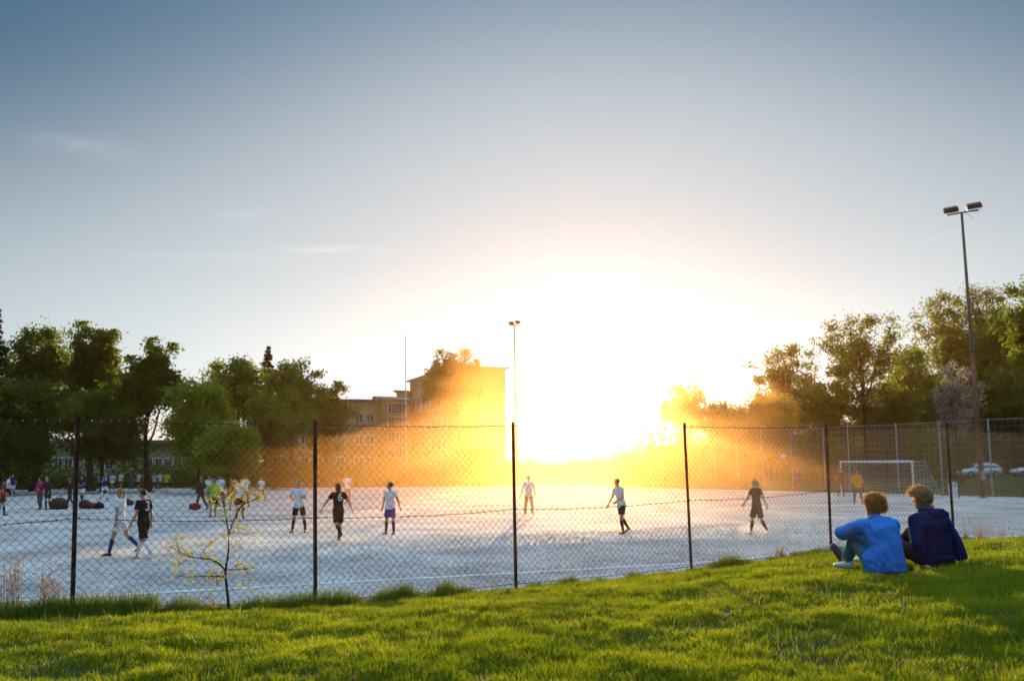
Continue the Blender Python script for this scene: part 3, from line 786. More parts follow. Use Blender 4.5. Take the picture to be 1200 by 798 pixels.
# ------------------------------------------------------------------ masts, poles, goal, bin, cars
M_green = mat('dark_green_paint', (.02, .045, .035), (.04, .07, .05), scale=3, rough=.45)
M_rustp = mat('red_primer', (.12, .045, .03), (.19, .08, .05), scale=2, rough=.7)
M_black = mat('black_housing', (.015, .017, .018), (.03, .032, .034), scale=3, rough=.4)
M_lens = mat('lamp_glass', (.35, .38, .40), (.5, .52, .54), scale=3, rough=.15, spec=.7)
M_grey = mat('galvanised_steel', (.30, .32, .34), (.42, .44, .46), scale=4, rough=.5, metal=.4)
M_wpaint = mat('white_pole_paint', (.70, .72, .74), (.82, .84, .85), scale=3, rough=.45)
def mast(label, px, d, toppx, toppy, lower, upper, yaw, sc=1.0):
    b = at(px, 541, d); gz = h1(b.x, b.y); t = at(toppx, toppy, d); hgt = t.z-gz
    ro = empty('floodlight_mast', (b.x, b.y, gz), 0, label, 'floodlight', 'floodlight masts round the pitch')
    T = Vector((t.x-b.x, t.y-b.y, hgt))
    MB().tube([(0, 0, -.3), T*.5], [.16, .13], 12).build('lower_pole', lower, ro, smooth=True)
    MB().tube([T*.5, T*.5+Vector((0, 0, .12)), T*.502+Vector((0, 0, .14)), T], [.145, .145, .11, .075], 12).build('upper_pole', upper, ro, smooth=True)
    MB().box(-.22, .22, -.22, .22, -.1, .06).build('base_plate', M_grey, ro)
    MB().box(-.11, .11, -.24, -.14, 1.1, 1.6).build('switch_box', M_grey, ro)
    rot = Matrix.Rotation(yaw, 3, 'Z')
    arm = MB(); e0 = T+rot @ Vector((-.85, 0, -.12))*sc; e1 = T+rot @ Vector((.95, 0, .10))*sc; arm.tube([e0, e1], .05, 6); arm.build('crossarm', M_black, ro)
    for (e, s) in ((-.62, -1), (.72, 1)):
        e = e*sc; c = T+rot @ Vector((e, -.05, .30+.08*s))
        tilt = Matrix.Rotation(R(38*s), 3, 'Y') @ Matrix.Rotation(R(-30), 3, 'X')
        Mx = rot @ Matrix.Rotation(R(-8), 3, 'Y') @ Matrix.Rotation(R(35), 3, 'X')
        mb = MB(); L_, W_, H_ = .44*sc, .22, .12
        pts = [(-L_, -W_, -H_), (L_, -W_, -H_), (L_, W_, -H_), (-L_, W_, -H_), (-L_*.9, -W_*.45, H_), (L_*.9, -W_*.45, H_), (L_*.9, W_*.7, H_), (-L_*.9, W_*.7, H_)]
        mb.hexa([c+Mx @ Vector(p) for p in pts]); hd = mb.build('lamp_head', M_black, ro)
        g = MB(); g.hexa([c+Mx @ Vector(p) for p in [(-L_*.93, -W_*.9, -H_-.03), (L_*.93, -W_*.9, -H_-.03), (L_*.93, W_*.9, -H_-.03), (-L_*.93, W_*.9, -H_-.03), (-L_*.93, -W_*.9, -H_-.004), (L_*.93, -W_*.9, -H_-.004), (L_*.93, W_*.9, -H_-.004), (-L_*.93, W_*.9, -H_-.004)]])
        g.build('lens', M_lens, hd)
        k = MB(); k.tube([c+Mx @ Vector((-L_-.03, 0, 0)), T+rot @ Vector((e-.3*sc, 0, .0)), T+rot @ Vector((e+.3*sc, 0, .03)), c+Mx @ Vector((L_+.03, 0, 0))], .022, 5); k.build('bracket', M_grey, ro)
    cb = MB(); cb.tube([T+rot @ Vector((.15+.5*math.sin(a), -.03, -.12-.26*math.sin(a*1.0)*1.0+.1*math.cos(a*2))) for a in np.linspace(0, math.pi, 9)], .012, 4); cb.build('cable', M_black, ro)
    return ro
mast('tall floodlight mast with two dark lamps and a red lower pole, at the right', 1149.5, 60, 1127, 249, M_rustp, M_green, R(-14))
mast('floodlight mast at the far side, beside the tall school block', 605.5, 109, 602.5, 381, M_grey, M_green, R(30), .62)

def pole():
    b = at(476.5, 541, 104); gz = h1(b.x, b.y); t = at(475, 395, 104)
    ro = empty('flagpole', (b.x, b.y, gz), 0, 'slender white flagpole in front of the school wing', 'flagpole'); T = Vector((t.x-b.x, 0, t.z-gz))
    MB().tube([(0, 0, -.2), T], [.085, .045], 10).build('pole', M_wpaint, ro, smooth=True)
    MB().ball(T+Vector((0, 0, .05)), .09).build('finial', M_wpaint, ro, smooth=True)
    MB().tube([(.0, -.10, 1.2), T+Vector((0, -.06, -.1))], .012, 4).build('halyard', M_wpaint, ro)
pole()

M_net = mat('net_cord', (.55, .56, .57), (.66, .67, .68), scale=3, rough=.9)
def goal():
    ro = empty('football_goal', GOAL_L, 0, 'white football goal with net at the right end of the pitch', 'goal')
    D = (GOAL_R-GOAL_L); D.z = 0; L = D.length; u = D/L; bk = Vector((-u.y, u.x, 0)) 
    if bk.x < 0: bk = -bk
    zz = lambda v: Vector((0, 0, v)); hgt = 2.22
    MB().tube([zz(-.2), zz(hgt)], .06, 10).build('upright', M_wpaint, ro); MB().tube([D+zz(-.2), D+zz(hgt)], .06, 10).build('upright', M_wpaint, ro)
    MB().tube([zz(hgt)-u*.06, D+zz(hgt)+u*.06], .06, 10).build('crossbar', M_wpaint, ro)
    for o in (Vector(), D):
        MB().tube([o+zz(hgt), o+bk*.9+zz(hgt-.02), o+bk*2.1+zz(.05)], .022, 6).build('net_stanchion', M_grey, ro)
    MB().tube([bk*2.1+zz(.05), D+bk*2.1+zz(.05)], .02, 6).build('ground_bar', M_grey, ro)
    mb = MB(); n = 30; st = [bk*.9+zz(hgt-.02)]
    prof = [(0, hgt), (.45, hgt-.06), (.9, hgt-.02)]+[(.9+1.2*t, (hgt-.02)*(1-t)+.05*t) for t in np.linspace(.1, 1, 10)]
    P = lambda s, k: u*(s*L)+bk*prof[k][0]+zz(prof[k][1]-.05*math.sin(s*math.pi)*(k > 0))
    for i in range(n+1): mb.tube([P(i/n, k) for k in range(len(prof))], .0035, 3, cap=False)
    for k in range(len(prof)): mb.tube([P(i/n, k) for i in range(0, n+1, 2)], .0035, 3, cap=False)
    for o in (Vector(), D):
        for j in range(1, 9):
            f = j/9; top = o+bk*(.9+1.2*f*.9)+zz((hgt)*(1-f*.9)); mb.tube([o+bk*(.02)+zz(hgt*(1-f)), top*1.0 if j < 1 else o+bk*(.9+1.2*f)+zz((hgt-.02)*(1-f)+.05*f)], .005, 3, cap=False)
        for j in range(1, 8):
            w = 2.1*j/8; zt_ = hgt if w < .9 else (hgt*(1-(w-.9)/1.2)); mb.tube([o+bk*w+zz(.02), o+bk*w+zz(zt_-.02)], .005, 3, cap=False)
    tag(mb.build('net', M_net, ro), kind='stuff')
goal()

# ball-stop fence along the right end and far right
def ballstop():
    pts = [(838, 505, 96), (864, 503, 92), (893, 503, 88), (928, 502, 84), (966, 500, 81), (995, 498, 78), (1052, 496, 72), (1103, 493, 68), (1161, 490, 64), (1226, 487, 60)]
    b0 = at(pts[0][0], 541, pts[0][2]); ro = empty('ball_stop_fence', (b0.x, b0.y, h1(b0.x, b0.y)), 0, 'tall pale ball stop fence with thin posts behind the goal', 'fence'); o0 = Vector(ro.location)
    P = []
    M_bs = mat('pale_blue_steel', (.28, .33, .40), (.38, .43, .50), scale=3, rough=.5, metal=.2)
    for (px, ty, d) in pts:
        b = at(px, 541, d); g = h1(b.x, b.y); t = at(px, ty, d); P.append((Vector((b.x, b.y, g)), t.z-g))
        MB().tube([Vector((b.x, b.y, g-.2))-o0, Vector((b.x, b.y, t.z))-o0], .05, 6).build('post', M_bs, ro)
    for i in range(len(P)-1):
        a, ha = P[i]; b, hb = P[i+1]; mb = MB(); n = int((b-a).length/.5); S = lambda s, r: a.lerp(b, s)+Vector((0, 0, (ha+(hb-ha)*s)*r))-o0
        for k in range(n+1): mb.tube([S(k/n, 0), S(k/n, .98)], .0045, 3, cap=False)
        for k in range(12): mb.tube([S(0, k/11*.98), S(1, k/11*.98)], .0045 if k < 11 else .015, 3, cap=False)
        tag(mb.build('net_panel', M_grey, ro), kind='stuff')
ballstop()

def litter_bin():
    p = at(1117.5, 582, 60); p.z = h1(p.x, p.y)
    ro = empty('litter_bin', p, 0, 'pale litter bin standing on the grass between the goal and the mast', 'bin')
    MB().loft([((0,0,.08),(1,0,0),(0,1,0),.20,.20), ((0,0,.14),(1,0,0),(0,1,0),.24,.24), ((0,0,.85),(1,0,0),(0,1,0),.27,.27)], 14).build('body', M_wpaint, ro)
    MB().loft([((0,0,.85),(1,0,0),(0,1,0),.29,.29), ((0,0,.90),(1,0,0),(0,1,0),.29,.29), ((0,0,.98),(1,0,0),(0,1,0),.16,.16)], 14).build('lid', M_grey, ro)
    MB().tube([(.34, 0, -.1), (.34, 0, 1.05)], .03, 6).build('post', M_black, ro)
litter_bin()

M_car = mat('silver_blue_paint', (.60, .68, .74), (.62, .70, .76), scale=1, rough=.28, spec=.6, coat=.5)
M_cglass = mat('car_glass', (.03, .04, .05), (.05, .07, .08), scale=1, rough=.06, spec=.8)
M_tyre = mat('tyre_rubber', (.015, .015, .016), (.03, .03, .03), scale=8, rough=.85)
M_red = mat('red_lamp_plastic', (.45, .03, .02), (.5, .05, .04), rough=.2)
def car(label, loc, rz):
    ro = empty('parked_car', loc, rz, label, 'car', 'cars parked beyond the goal')
    # x forward; body as lofted cross sections along the length
    def sec(x, zb, zt, w, n=12):
        zc = (zb+zt)/2; hh = (zt-zb)/2; out = []
        for k in range(n):
            a = 2*math.pi*(k+.5)/n; ca, sa = math.cos(a), math.sin(a)
            out.append((x, w*math.copysign(abs(ca)**.45, ca), zc+hh*math.copysign(abs(sa)**.55, sa)))
        return out
    def loft(secs):
        mb = MB(); n = len(secs[0])
        for s in secs: mb.v += s
        for i in range(len(secs)-1):
            for k in range(n): mb.f.append((i*n+k, (i+1)*n+k, (i+1)*n+(k+1) % n, i*n+(k+1) % n))
        mb.f.append(tuple(range(n))); mb.f.append(tuple(range((len(secs)-1)*n, len(secs)*n))[::-1]); return mb
    loft([sec(-2.12, .45, .80, .68), sec(-2.05, .30, .98, .80), sec(-1.6, .22, 1.02, .87), sec(0, .2, .97, .89), sec(1.0, .2, .93, .88), sec(1.75, .24, .80, .84), sec(2.08, .30, .66, .74), sec(2.16, .38, .56, .62)]).build('body', M_car, ro, smooth=True)
    loft([sec(-1.95, .93, 1.08, .70), sec(-1.60, .90, 1.38, .66), sec(-1.0, .90, 1.48, .64), sec(-.1, .90, 1.48, .64), sec(.55, .88, 1.28, .66), sec(1.15, .86, .96, .70)]).build('roof', M_car, ro, smooth=True)
    for sg in (-1, 1):
        for (pts) in (((-1.55, 1.0), (-.75, 1.0), (-.75, 1.38), (-1.25, 1.36)), ((-.68, 1.0), (.85, .98), (.35, 1.24), (-.05, 1.38), (-.68, 1.39))):
            mb = MB(); n = len(pts)
            for o in (.0, .02):
                for (x, z) in pts: mb.v.append((x, sg*(.735-.22*(z-.98)/.4+o-.02), z))
            mb.f = [tuple(range(n)), tuple(range(n, 2*n))[::-1]]+[(k, (k+1) % n, n+(k+1) % n, n+k) for k in range(n)]
            mb.build('side_window', M_cglass, ro)
        MB().ball((1.92, sg*.62, .62), (.2, .14, .09)).build('headlight', M_lens, ro)
        MB().ball((-2.0, sg*.66, .86), (.12, .14, .15)).build('tail_lamp', M_red, ro)
    MB().hexa([(.60, -.58, 1.22), (1.12, -.66, .98), (1.12, .66, .98), (.60, .58, 1.22), (.62, -.56, 1.28), (1.18, -.64, .985), (1.18, .64, .985), (.62, .56, 1.28)]).build('windscreen', M_cglass, ro)
    for (x, y) in ((1.32, .80), (1.32, -.80), (-1.30, .80), (-1.30, -.80)):
        w = MB().tube([(x, y-.10, .31), (x, y+.10, .31)], .315, 18).build('wheel', M_tyre, ro)
        MB().tube([(x, y-.108, .31), (x, y+.108, .31)], .20, 12).build('rim', M_grey, w)
    return ro
c1 = at(1148, 556, 104); c1.z = h1(c1.x, c1.y)
car('silver blue hatchback parked beyond the goal, seen behind the mast', c1, math.pi)
c2 = at(1211, 555, 104); c2.z = h1(c2.x, c2.y)
car('silver blue car parked beyond the goal, cut by the right edge', c2, math.pi)
print('CAR Z', c1.z, at(1148, 556, 104).z, 'sun elev', math.degrees(ELEV))

# ------------------------------------------------------------------ people
def remesh(mb, voxel, smooth=4, disp=None, name='body'):
    me = mb.mesh('tmp'); o = bpy.data.objects.new('tmp', me); COL.objects.link(o)
    m = o.modifiers.new('r', 'REMESH'); m.mode = 'VOXEL'; m.voxel_size = voxel
    s = o.modifiers.new('s', 'SMOOTH'); s.factor = .5; s.iterations = smooth
    dg = bpy.context.evaluated_depsgraph_get(); ev = o.evaluated_get(dg)
    out = bpy.data.meshes.new_from_object(ev, preserve_all_data_layers=False, depsgraph=dg)
    bpy.data.objects.remove(o); bpy.data.meshes.remove(me); out.name = name
    if disp:
        nrm = [v.normal.copy() for v in out.vertices]
        for v, nn in zip(out.vertices, nrm): v.co = v.co + nn*disp(v.co)
    return out

def skinm(name, c): return mat(name, c, tuple(min(1, x*1.12) for x in c), scale=14, rough=.6, spec=.3)
SK1 = skinm('skin_fair', (.60, .29, .18)); SK2 = skinm('skin_tan', (.46, .22, .13))
def cloth(name, c, c2=None): return mat('cloth_'+name, c, c2 or tuple(x*1.18 for x in c), scale=9, rough=.9, bump=.35, bscale=45, spec=.15)
CW = cloth('white', (.80, .80, .82)); CK = cloth('black', (.014, .014, .013)); CN = cloth('navy', (.02, .03, .12)); CP = cloth('purple', (.07, .035, .28))
CB = cloth('royal_blue', (.02, .045, .22)); CPK = cloth('pink', (.50, .04, .16)); CG = cloth('bib_green', (.30, .50, .04)); CY = cloth('yellow', (.62, .55, .04)); CO = cloth('orange_yellow', (.78, .30, .03))
CGR = cloth('grey', (.12, .12, .12)); CBR = cloth('brown', (.07, .045, .03)); CR = cloth('red', (.32, .03, .03)); CT = cloth('tan', (.45, .26, .12))
SHW = mat('shoe_white', (.7, .72, .75), rough=.5); SHK = mat('shoe_black', (.02, .02, .022), rough=.5); SHR = mat('shoe_red', (.35, .05, .03), rough=.5)
def hairm(n, a, b): return mat('hair_'+n, a, b, scale=30, rough=.6, spec=.4, bump=.6, bscale=90, trans=.12 if 'strands' not in n else .55)
HB = hairm('brown', (.04, .02, .010), (.09, .045, .02)); HL = hairm('blonde', (.30, .18, .06), (.50, .33, .13)); HD = hairm('dark', (.015, .010, .008), (.035, .02, .015))

def hand(mb, w, hd, pn, k, side, curl=.25, spread=.12):
    """palm and five fingers: w wrist, hd hand direction, pn palm normal (towards the palm side), side +1/-1 puts the thumb"""
    hd = hd.normalized(); pn = (pn-hd*pn.dot(hd)).normalized(); sd = hd.cross(pn)*side
    mb.loft([(w, sd, pn, .024*k, .017*k), (w+hd*.03*k, sd, pn, .034*k, .016*k), (w+hd*.085*k, sd, pn, .040*k, .013*k), (w+hd*.097*k, sd, pn, .034*k, .009*k)], 10)
    for i, (L, off) in enumerate(((.070, .030), (.080, .010), (.074, -.010), (.058, -.029))):
        p = w+hd*.088*k+sd*off*k; d = (hd+sd*(off/.03)*spread).normalized(); pts = [p]
        for j, f in enumerate((.42, .33, .25)):
            d = (d+pn*curl*(j*.8+.5)).normalized(); p = p+d*L*f*k; pts.append(p)
        mb.tube(pts, [.0092*k, .0088*k, .008*k, .0062*k], 6, round_=True)
    p = w+hd*.030*k+sd*.028*k; d = (hd*.65+sd*.75+pn*.25).normalized(); q = p+d*.042*k; e = q+(d*.5+hd*.6+pn*.2).normalized()*.032*k
    mb.tube([p-d*.012*k, q, e], [.013*k, .0105*k, .0085*k], 6, round_=True)

def torso_secs(J, k, infl=0.0, lo=-.05, flare=0.0, top=1.0):
    hs = (J['hipR']-J['hipL']).normalized(); ss = (J['shR']-J['shL']).normalized()
    ctrl = [J['pelvis']+(J['pelvis']-J['waist']).normalized()*(-lo)*k, J['pelvis'], J['waist'], J['chest'], J['neck']-(J['neck']-J['chest'])*.25, J['neck']]
    wd = [(.158, .108), (.165, .112), (.137, .094), (.162, .112), (.150, .085), (.070, .065)]
    out = []
    for i, (c, (w, d)) in enumerate(zip(ctrl, wd)):
        f = i/5; S = hs.lerp(ss, f).normalized(); t = (ctrl[min(5, i+1)]-ctrl[max(0, i-1)]).normalized(); S = (S-t*S.dot(t)).normalized(); Fv = t.cross(S)
        e = infl+(flare if i <= 1 else 0)
        out.append((c, S, Fv, w*k+e, d*k+e))
    return out

def head_shapes(mb, J, k, det=False):
    h = J['head']; Fd = J['face'].normalized(); U = J['hup'].normalized(); Fd = (Fd-U*Fd.dot(U)).normalized(); S = Fd.cross(U)
    Mx = Matrix((S, Fd, U)).transposed()
    mb.ball(h+U*.012*k, (.074*k, .094*k, .105*k), Mx, 18, 12)
    mb.ball(h+Fd*.028*k-U*.062*k, (.052*k, .055*k, .055*k), Mx, 14, 10)
    mb.tube([h+Fd*.086*k+U*.018*k, h+Fd*.104*k-U*.018*k, h+Fd*.086*k-U*.028*k], [.009*k, .014*k, .010*k], 8, round_=True)
    for s in (-1, 1): mb.ball(h+S*.074*k*s-Fd*.004*k-U*.008*k, (.010*k, .020*k, .032*k), Mx, 8, 8)
    if det:
        mb.tube([h+Fd*.086*k+U*.034*k-S*.035*k, h+Fd*.094*k+U*.036*k, h+Fd*.086*k+U*.034*k+S*.035*k], .010*k, 6, round_=True)
        mb.tube([h+Fd*.075*k-U*.058*k-S*.018*k, h+Fd*.086*k-U*.055*k, h+Fd*.075*k-U*.058*k+S*.018*k], .008*k, 6, round_=True)
        mb.ball(h+Fd*.068*k-U*.095*k, (.022*k, .018*k, .016*k), Mx, 8, 8)
    mb.tube([J['neck']-U*.03*k, h-U*.05*k-Fd*.012*k], [.058*k, .050*k], 12)
    return S, Fd, U, Mx

def shoe(mb, A, T, k, up=None):
    U = (up or Vector((0, 0, 1))); T = (T-U*T.dot(U)).normalized(); S = T.cross(U); b = A-U*.045*k
    mb.loft([(b-T*.065*k, S, U, .018*k, .020*k), (b-T*.05*k, S, U, .034*k, .040*k), (b-T*.0*k, S, U, .040*k, .046*k), (b+T*.07*k-U*.008*k, S, U, .045*k, .036*k), (b+T*.13*k-U*.014*k, S, U, .046*k, .029*k), (b+T*.175*k-U*.018*k, S, U, .034*k, .022*k), (b+T*.195*k-U*.02*k, S, U, .015*k, .012*k)], 12)

def person(label, group, root, rz, J, k, fit, voxel=.02, det=False, name='person', disp=None):
    ro = empty(name, root, rz, label, 'person', group)
    mb = MB(); mb.loft(torso_secs(J, k), 16); S, Fd, U, Mx = head_shapes(mb, J, k, det)
    for s in 'LR':
        sh, el, wr = J['sh'+s], J['el'+s], J['wr'+s]
        mb.ball(sh, .056*k); mb.tube([sh, sh.lerp(el, .45), el], [.052*k, .047*k, .038*k], 10, round_=True); mb.tube([el, el.lerp(wr, .3), wr], [.038*k, .040*k, .026*k], 10, round_=True)
        mb.tube([J['chest'].lerp(J['neck'], .6), sh], [.06*k, .055*k], 10)
        hp, kn, an = J['hip'+s], J['knee'+s], J['ank'+s]
        mb.tube([hp, hp.lerp(kn, .4), kn], [.088*k, .078*k, .054*k], 12, round_=True); mb.tube([kn, kn.lerp(an, .3), an], [.053*k, .056*k, .036*k], 12, round_=True)
        mb.ball(an-Vector((0, 0, .02*k)), .036*k)
    me = remesh(mb, voxel, 5 if det else 4)
    hb = MB()
    for s, sg in (('L', 1), ('R', -1)):
        hd = J.get('hd'+s, J['wr'+s]-J['el'+s]); pn = J.get('pn'+s, (Vector((1, 0, 0)) if s == 'L' else Vector((-1, 0, 0)))+Fd*.2)
        hand(hb, J['wr'+s], hd, pn, k, J.get('thumb'+s, 1 if s == 'L' else -1), J.get('curl', .25))
    # join hands into the body mesh
    nv = len(me.vertices); V = [tuple(v.co) for v in me.vertices]+hb.v; Fc = [tuple(p.vertices) for p in me.polygons]+[tuple(nv+i for i in f) for f in hb.f]
    bm = bpy.data.meshes.new('body'); bm.from_pydata(V, [], Fc); bm.update(); bpy.data.meshes.remove(me)
    link('body', bm, fit.get('skin', SK1), ro, smooth=True)
    # clothes
    g = .016*k+fit.get('loose', 0)
    sb = MB(); secs = torso_secs(J, k, g, lo=-.09 if fit.get('untucked', True) else 0, flare=.012+fit.get('flare', 0)); sb.loft(secs, 18)
    sl = fit.get('sleeve', .62)
    for s in 'LR':
        sh, el, wr = J['sh'+s], J['el'+s], J['wr'+s]; sb.ball(sh, .056*k+g); sb.tube([J['chest'].lerp(J['neck'], .6), sh], [.064*k+g*.5, .056*k+g], 10)
        if sl <= 1: e = sh.lerp(el, sl); sb.tube([sh, e], [.056*k+g, .056*k+g], 12)
        else: sb.tube([sh, sh.lerp(el, .5), el, el.lerp(wr, .5), el.lerp(wr, min(1, sl-1))], [.058*k+g, .052*k+g, .048*k+g, .042*k+g, .034*k+g], 12, round_=False); sb.ball(el, .046*k+g)
    shirt = link('shirt', remesh(sb, voxel*.95, 3, disp, 'shirt'), fit['shirt'], ro, smooth=True)
    if fit.get('num'):
        t, col = fit['num']; cu = bpy.data.curves.new('n', 'FONT'); cu.body = t; cu.size = .34*k; cu.align_x = 'CENTER'; cu.align_y = 'CENTER'; cu.extrude = .006; cu.offset = .002
        to = bpy.data.objects.new('n', cu); COL.objects.link(to); dg = bpy.context.evaluated_depsgraph_get()
        tm = bpy.data.meshes.new_from_object(to.evaluated_get(dg)); bpy.data.objects.remove(to); tm.name = 'shirt_number'
        ss = (J['shR']-J['shL']).normalized(); up = (J['neck']-J['chest']).normalized(); bk = ss.cross(up)
        if bk.dot(J['face']) > 0 and not fit.get('numfront'): bk = -bk
        if fit.get('numfront'): bk = -bk if bk.dot(J['face']) < 0 else bk
        xr = up.cross(bk).normalized()
        c = J['chest'].lerp(J['neck'], .15)+bk*(.112*k+g+.008)
        M4 = Matrix((xr, up, bk)).transposed()
        for v in tm.vertices: q = M4 @ v.co; q = q - bk*(abs(v.co.x)**2*1.1); v.co = q+c
        link('shirt_number', tm, col, shirt)
    pb = MB(); hs = (J['hipR']-J['hipL']).normalized(); g2 = .014*k
    w0 = J['waist'].lerp(J['pelvis'], .45); tdir = (J['waist']-J['pelvis']).normalized(); fr = tdir.cross(hs)
    low = J['hipL'].lerp(J['hipR'], .5)-tdir*.05*k
    pb.loft([(w0, hs, fr, .150*k+g2, .102*k+g2), (J['pelvis'], hs, fr, .170*k+g2, .118*k+g2), (low, hs, fr, .165*k+g2, .112*k+g2)], 16)
    for s in 'LR':
        hp, kn, an = J['hip'+s], J['knee'+s], J['ank'+s]
        if fit.get('long'):
            pb.tube([hp, hp.lerp(kn, .5), kn], [.098*k, .086*k, .068*k], 12); pb.ball(kn, .064*k); pb.tube([kn, kn.lerp(an, .5), kn.lerp(an, .94)], [.066*k, .062*k, .054*k], 12)
        else: pb.tube([hp, hp.lerp(kn, fit.get('slen', .72))], [.098*k, .105*k], 14)
    link('trousers' if fit.get('long') else 'shorts', remesh(pb, voxel*.95, 3, disp if fit.get('long') else None, 'shorts'), fit['shorts'], ro, smooth=True)
    for s in 'LR':
        kn, an = J['knee'+s], J['ank'+s]
        if fit.get('socks'): MB().tube([kn.lerp(an, .14), kn.lerp(an, .3), kn.lerp(an, .6), an], [.058*k, .062*k, .050*k, .041*k], 12).build('sock', fit['socks'], ro, smooth=True)
        sb2 = MB(); shoe(sb2, an, J['toe'+s], k, J.get('sup'+s)); sb2.build('shoe', fit.get('shoe'+s, fit.get('shoes', SHK)), ro, smooth=True)
    # hair
    hm = fit.get('hair', HB); h = J['head']; hb2 = MB()
    hb2.ball(h-Fd*.016*k+U*.026*k, (.081*k, .095*k, .098*k), Mx, 16, 10)
    st = fit.get('style', 'short')
    if st == 'pony': hb2.tube([h-Fd*.095*k+U*.05*k, h-Fd*.135*k-U*.0*k, h-Fd*.12*k-U*.10*k, h-Fd*.11*k-U*.20*k], [.026*k, .036*k, .030*k, .010*k], 8, round_=True)
    if st == 'bun': hb2.ball(h-Fd*.11*k+U*.03*k, (.038*k, .042*k, .038*k), Mx)
    if st == 'long': hb2.tube([h-Fd*.05*k+U*.02*k, h-Fd*.075*k-U*.09*k, h-Fd*.08*k-U*.19*k], [.092*k, .086*k, .055*k], 12, round_=True)
    if not det: hb2.build('hair', hm, ro, smooth=True)
    if fit.get('cap'): MB().ball(h+U*.045*k, (.088*k, .100*k, .075*k), Mx).tube([h+U*.05*k+Fd*.05*k, h+U*.04*k+Fd*.15*k], [.06*k, .05*k], 8).build('cap', fit['cap'], ro, smooth=True)
    return ro, (S, Fd, U, Mx)

def posej(h, legL=(0, 5, 3), legR=(0, 5, 3), armL=(0, 10, 12, 0), armR=(0, 10, 12, 0), lean=2, hy=0, hp=0, twist=0):
    k = h/1.78; V = Vector
    d = lambda p, s: V((math.sin(R(s)), math.sin(R(p))*math.cos(R(s)), -math.cos(R(p))*math.cos(R(s))))
    J = {}; pel = V((0, 0, .93*k)); L = Matrix.Rotation(R(-lean), 3, 'X') @ Matrix.Rotation(R(twist), 3, 'Z')
    up = lambda x, y, z: pel+L @ V((x*k, y*k, (z-.93)*k))
    J['pelvis'] = pel; J['waist'] = up(0, .01, 1.09); J['chest'] = up(0, .0, 1.30); J['neck'] = up(0, -.01, 1.49); J['head'] = up(0, .02, 1.65)
    hm = Matrix.Rotation(R(hy), 3, 'Z'); J['face'] = hm @ V((0, math.cos(R(hp)), math.sin(R(hp)))); J['hup'] = hm @ V((0, -math.sin(R(hp)), math.cos(R(hp))))
    for s, sg, leg, arm in (('L', -1, legL, armL), ('R', 1, legR, armR)):
        hp_ = V((sg*.088*k, 0, .90*k)); J['hip'+s] = hp_
        kn = hp_+d(leg[0], sg*leg[1])*.43*k; an = kn+d(leg[0]-leg[2], sg*leg[1]*.6)*.41*k; J['knee'+s] = kn; J['ank'+s] = an
        J['toe'+s] = V((sg*.15, 1, -math.sin(R(min(60, max(0, leg[2]-leg[0]))))*.9)) ; 
        sh = up(sg*.175, 0, 1.43); J['sh'+s] = sh
        el = sh+L @ (d(arm[0], sg*arm[1])*.285*k); wr = el+L @ (d(arm[0]+arm[2], sg*(arm[1]-arm[3]))*.25*k); J['el'+s] = el; J['wr'+s] = wr
        a = math.asin(max(-1, min(1, J['toe'+s].z/J['toe'+s].length))) if J['toe'+s].length else 0
        J['sup'+s] = (Matrix.Rotation(a, 3, 'X') @ V((0, 0, 1)))
    m = min(J['ankL'].z, J['ankR'].z)-.09*k
    for q in J:
        if q[:4] not in ('face', 'hup') and q[:3] not in ('toe', 'sup') and q != 'hup' and q != 'face': J[q] = J[q]-V((0, 0, m))
    return J, k

def place(label, group, px, foot, h, face, fit, voxel=.02, **pz):
    P = ground_hit(px, foot, 14); J, k = posej(h, **pz)
    return person(label, group, P, R(face), J, k, fit, voxel)

GP = 'football players near the fence'
place('fair-haired player in white shirt and shorts with navy socks, walking left', GP, 139, 651, 1.80, 82, dict(shirt=CW, shorts=CW, socks=CB, shoes=SHK, hair=HL, style='pony', slen=.62), .016, legL=(16, 3, 4), legR=(-24, 3, 26), armL=(-6, 8, 8, 0), armR=(4, 8, 10, 0))
place('short-haired player in black kit with white socks, walking left behind the fair-haired one', GP, 167, 655, 1.83, 66, dict(shirt=CK, shorts=CK, socks=CW, shoes=SHW, hair=HB, slen=.9, num=('3', CW)), .016, legL=(-22, 4, 14), legR=(22, 3, 2), armL=(4, 12, 22, 0), armR=(-6, 12, 20, 0), lean=4)
place('short-haired man in white shirt and black shorts, hand on his hip and other arm bent', GP, 350, 624, 1.80, 170, dict(shirt=CW, shorts=CK, socks=CK, shoes=SHR, hair=HB, slen=.75), .018, legL=(0, 13, 2), legR=(0, 13, 2), armL=(10, 18, 95, 30), armR=(-18, 38, 42, 92))
place('long-haired player in black kit with number 6 on the back, walking away to the left', GP, 396, 634, 1.80, 34, dict(shirt=CK, shorts=CK, socks=CK, shoes=SHK, hair=HB, style='long', slen=.85, num=('6', CW)), .018, legL=(-22, 4, 34), legR=(16, 3, 4), armL=(8, 40, 6, 6), armR=(-4, 34, 8, 6), hy=-20)
place('player in white shirt, purple shorts and black socks with hair tied in a bun', GP, 457, 626, 1.74, 155, dict(shirt=CW, shorts=CP, socks=CK, shoes=SHR, hair=HD, style='bun', slen=.78, skin=SK2), .018, legL=(0, 5, 2), legR=(0, 7, 2), armL=(-6, 24, 8, 4), armR=(0, 12, 20, 6), hy=-60)
place('person in white shirt and long tan trousers standing in the glare near the middle post', GP, 620, 605, 1.78, 175, dict(shirt=CW, shorts=CT, long=True, shoes=SHW, hair=HL, slen=.75), .02, legL=(0, 7, 1), legR=(0, 7, 1), armL=(0, 16, 25, 10), armR=(0, 20, 18, 0))
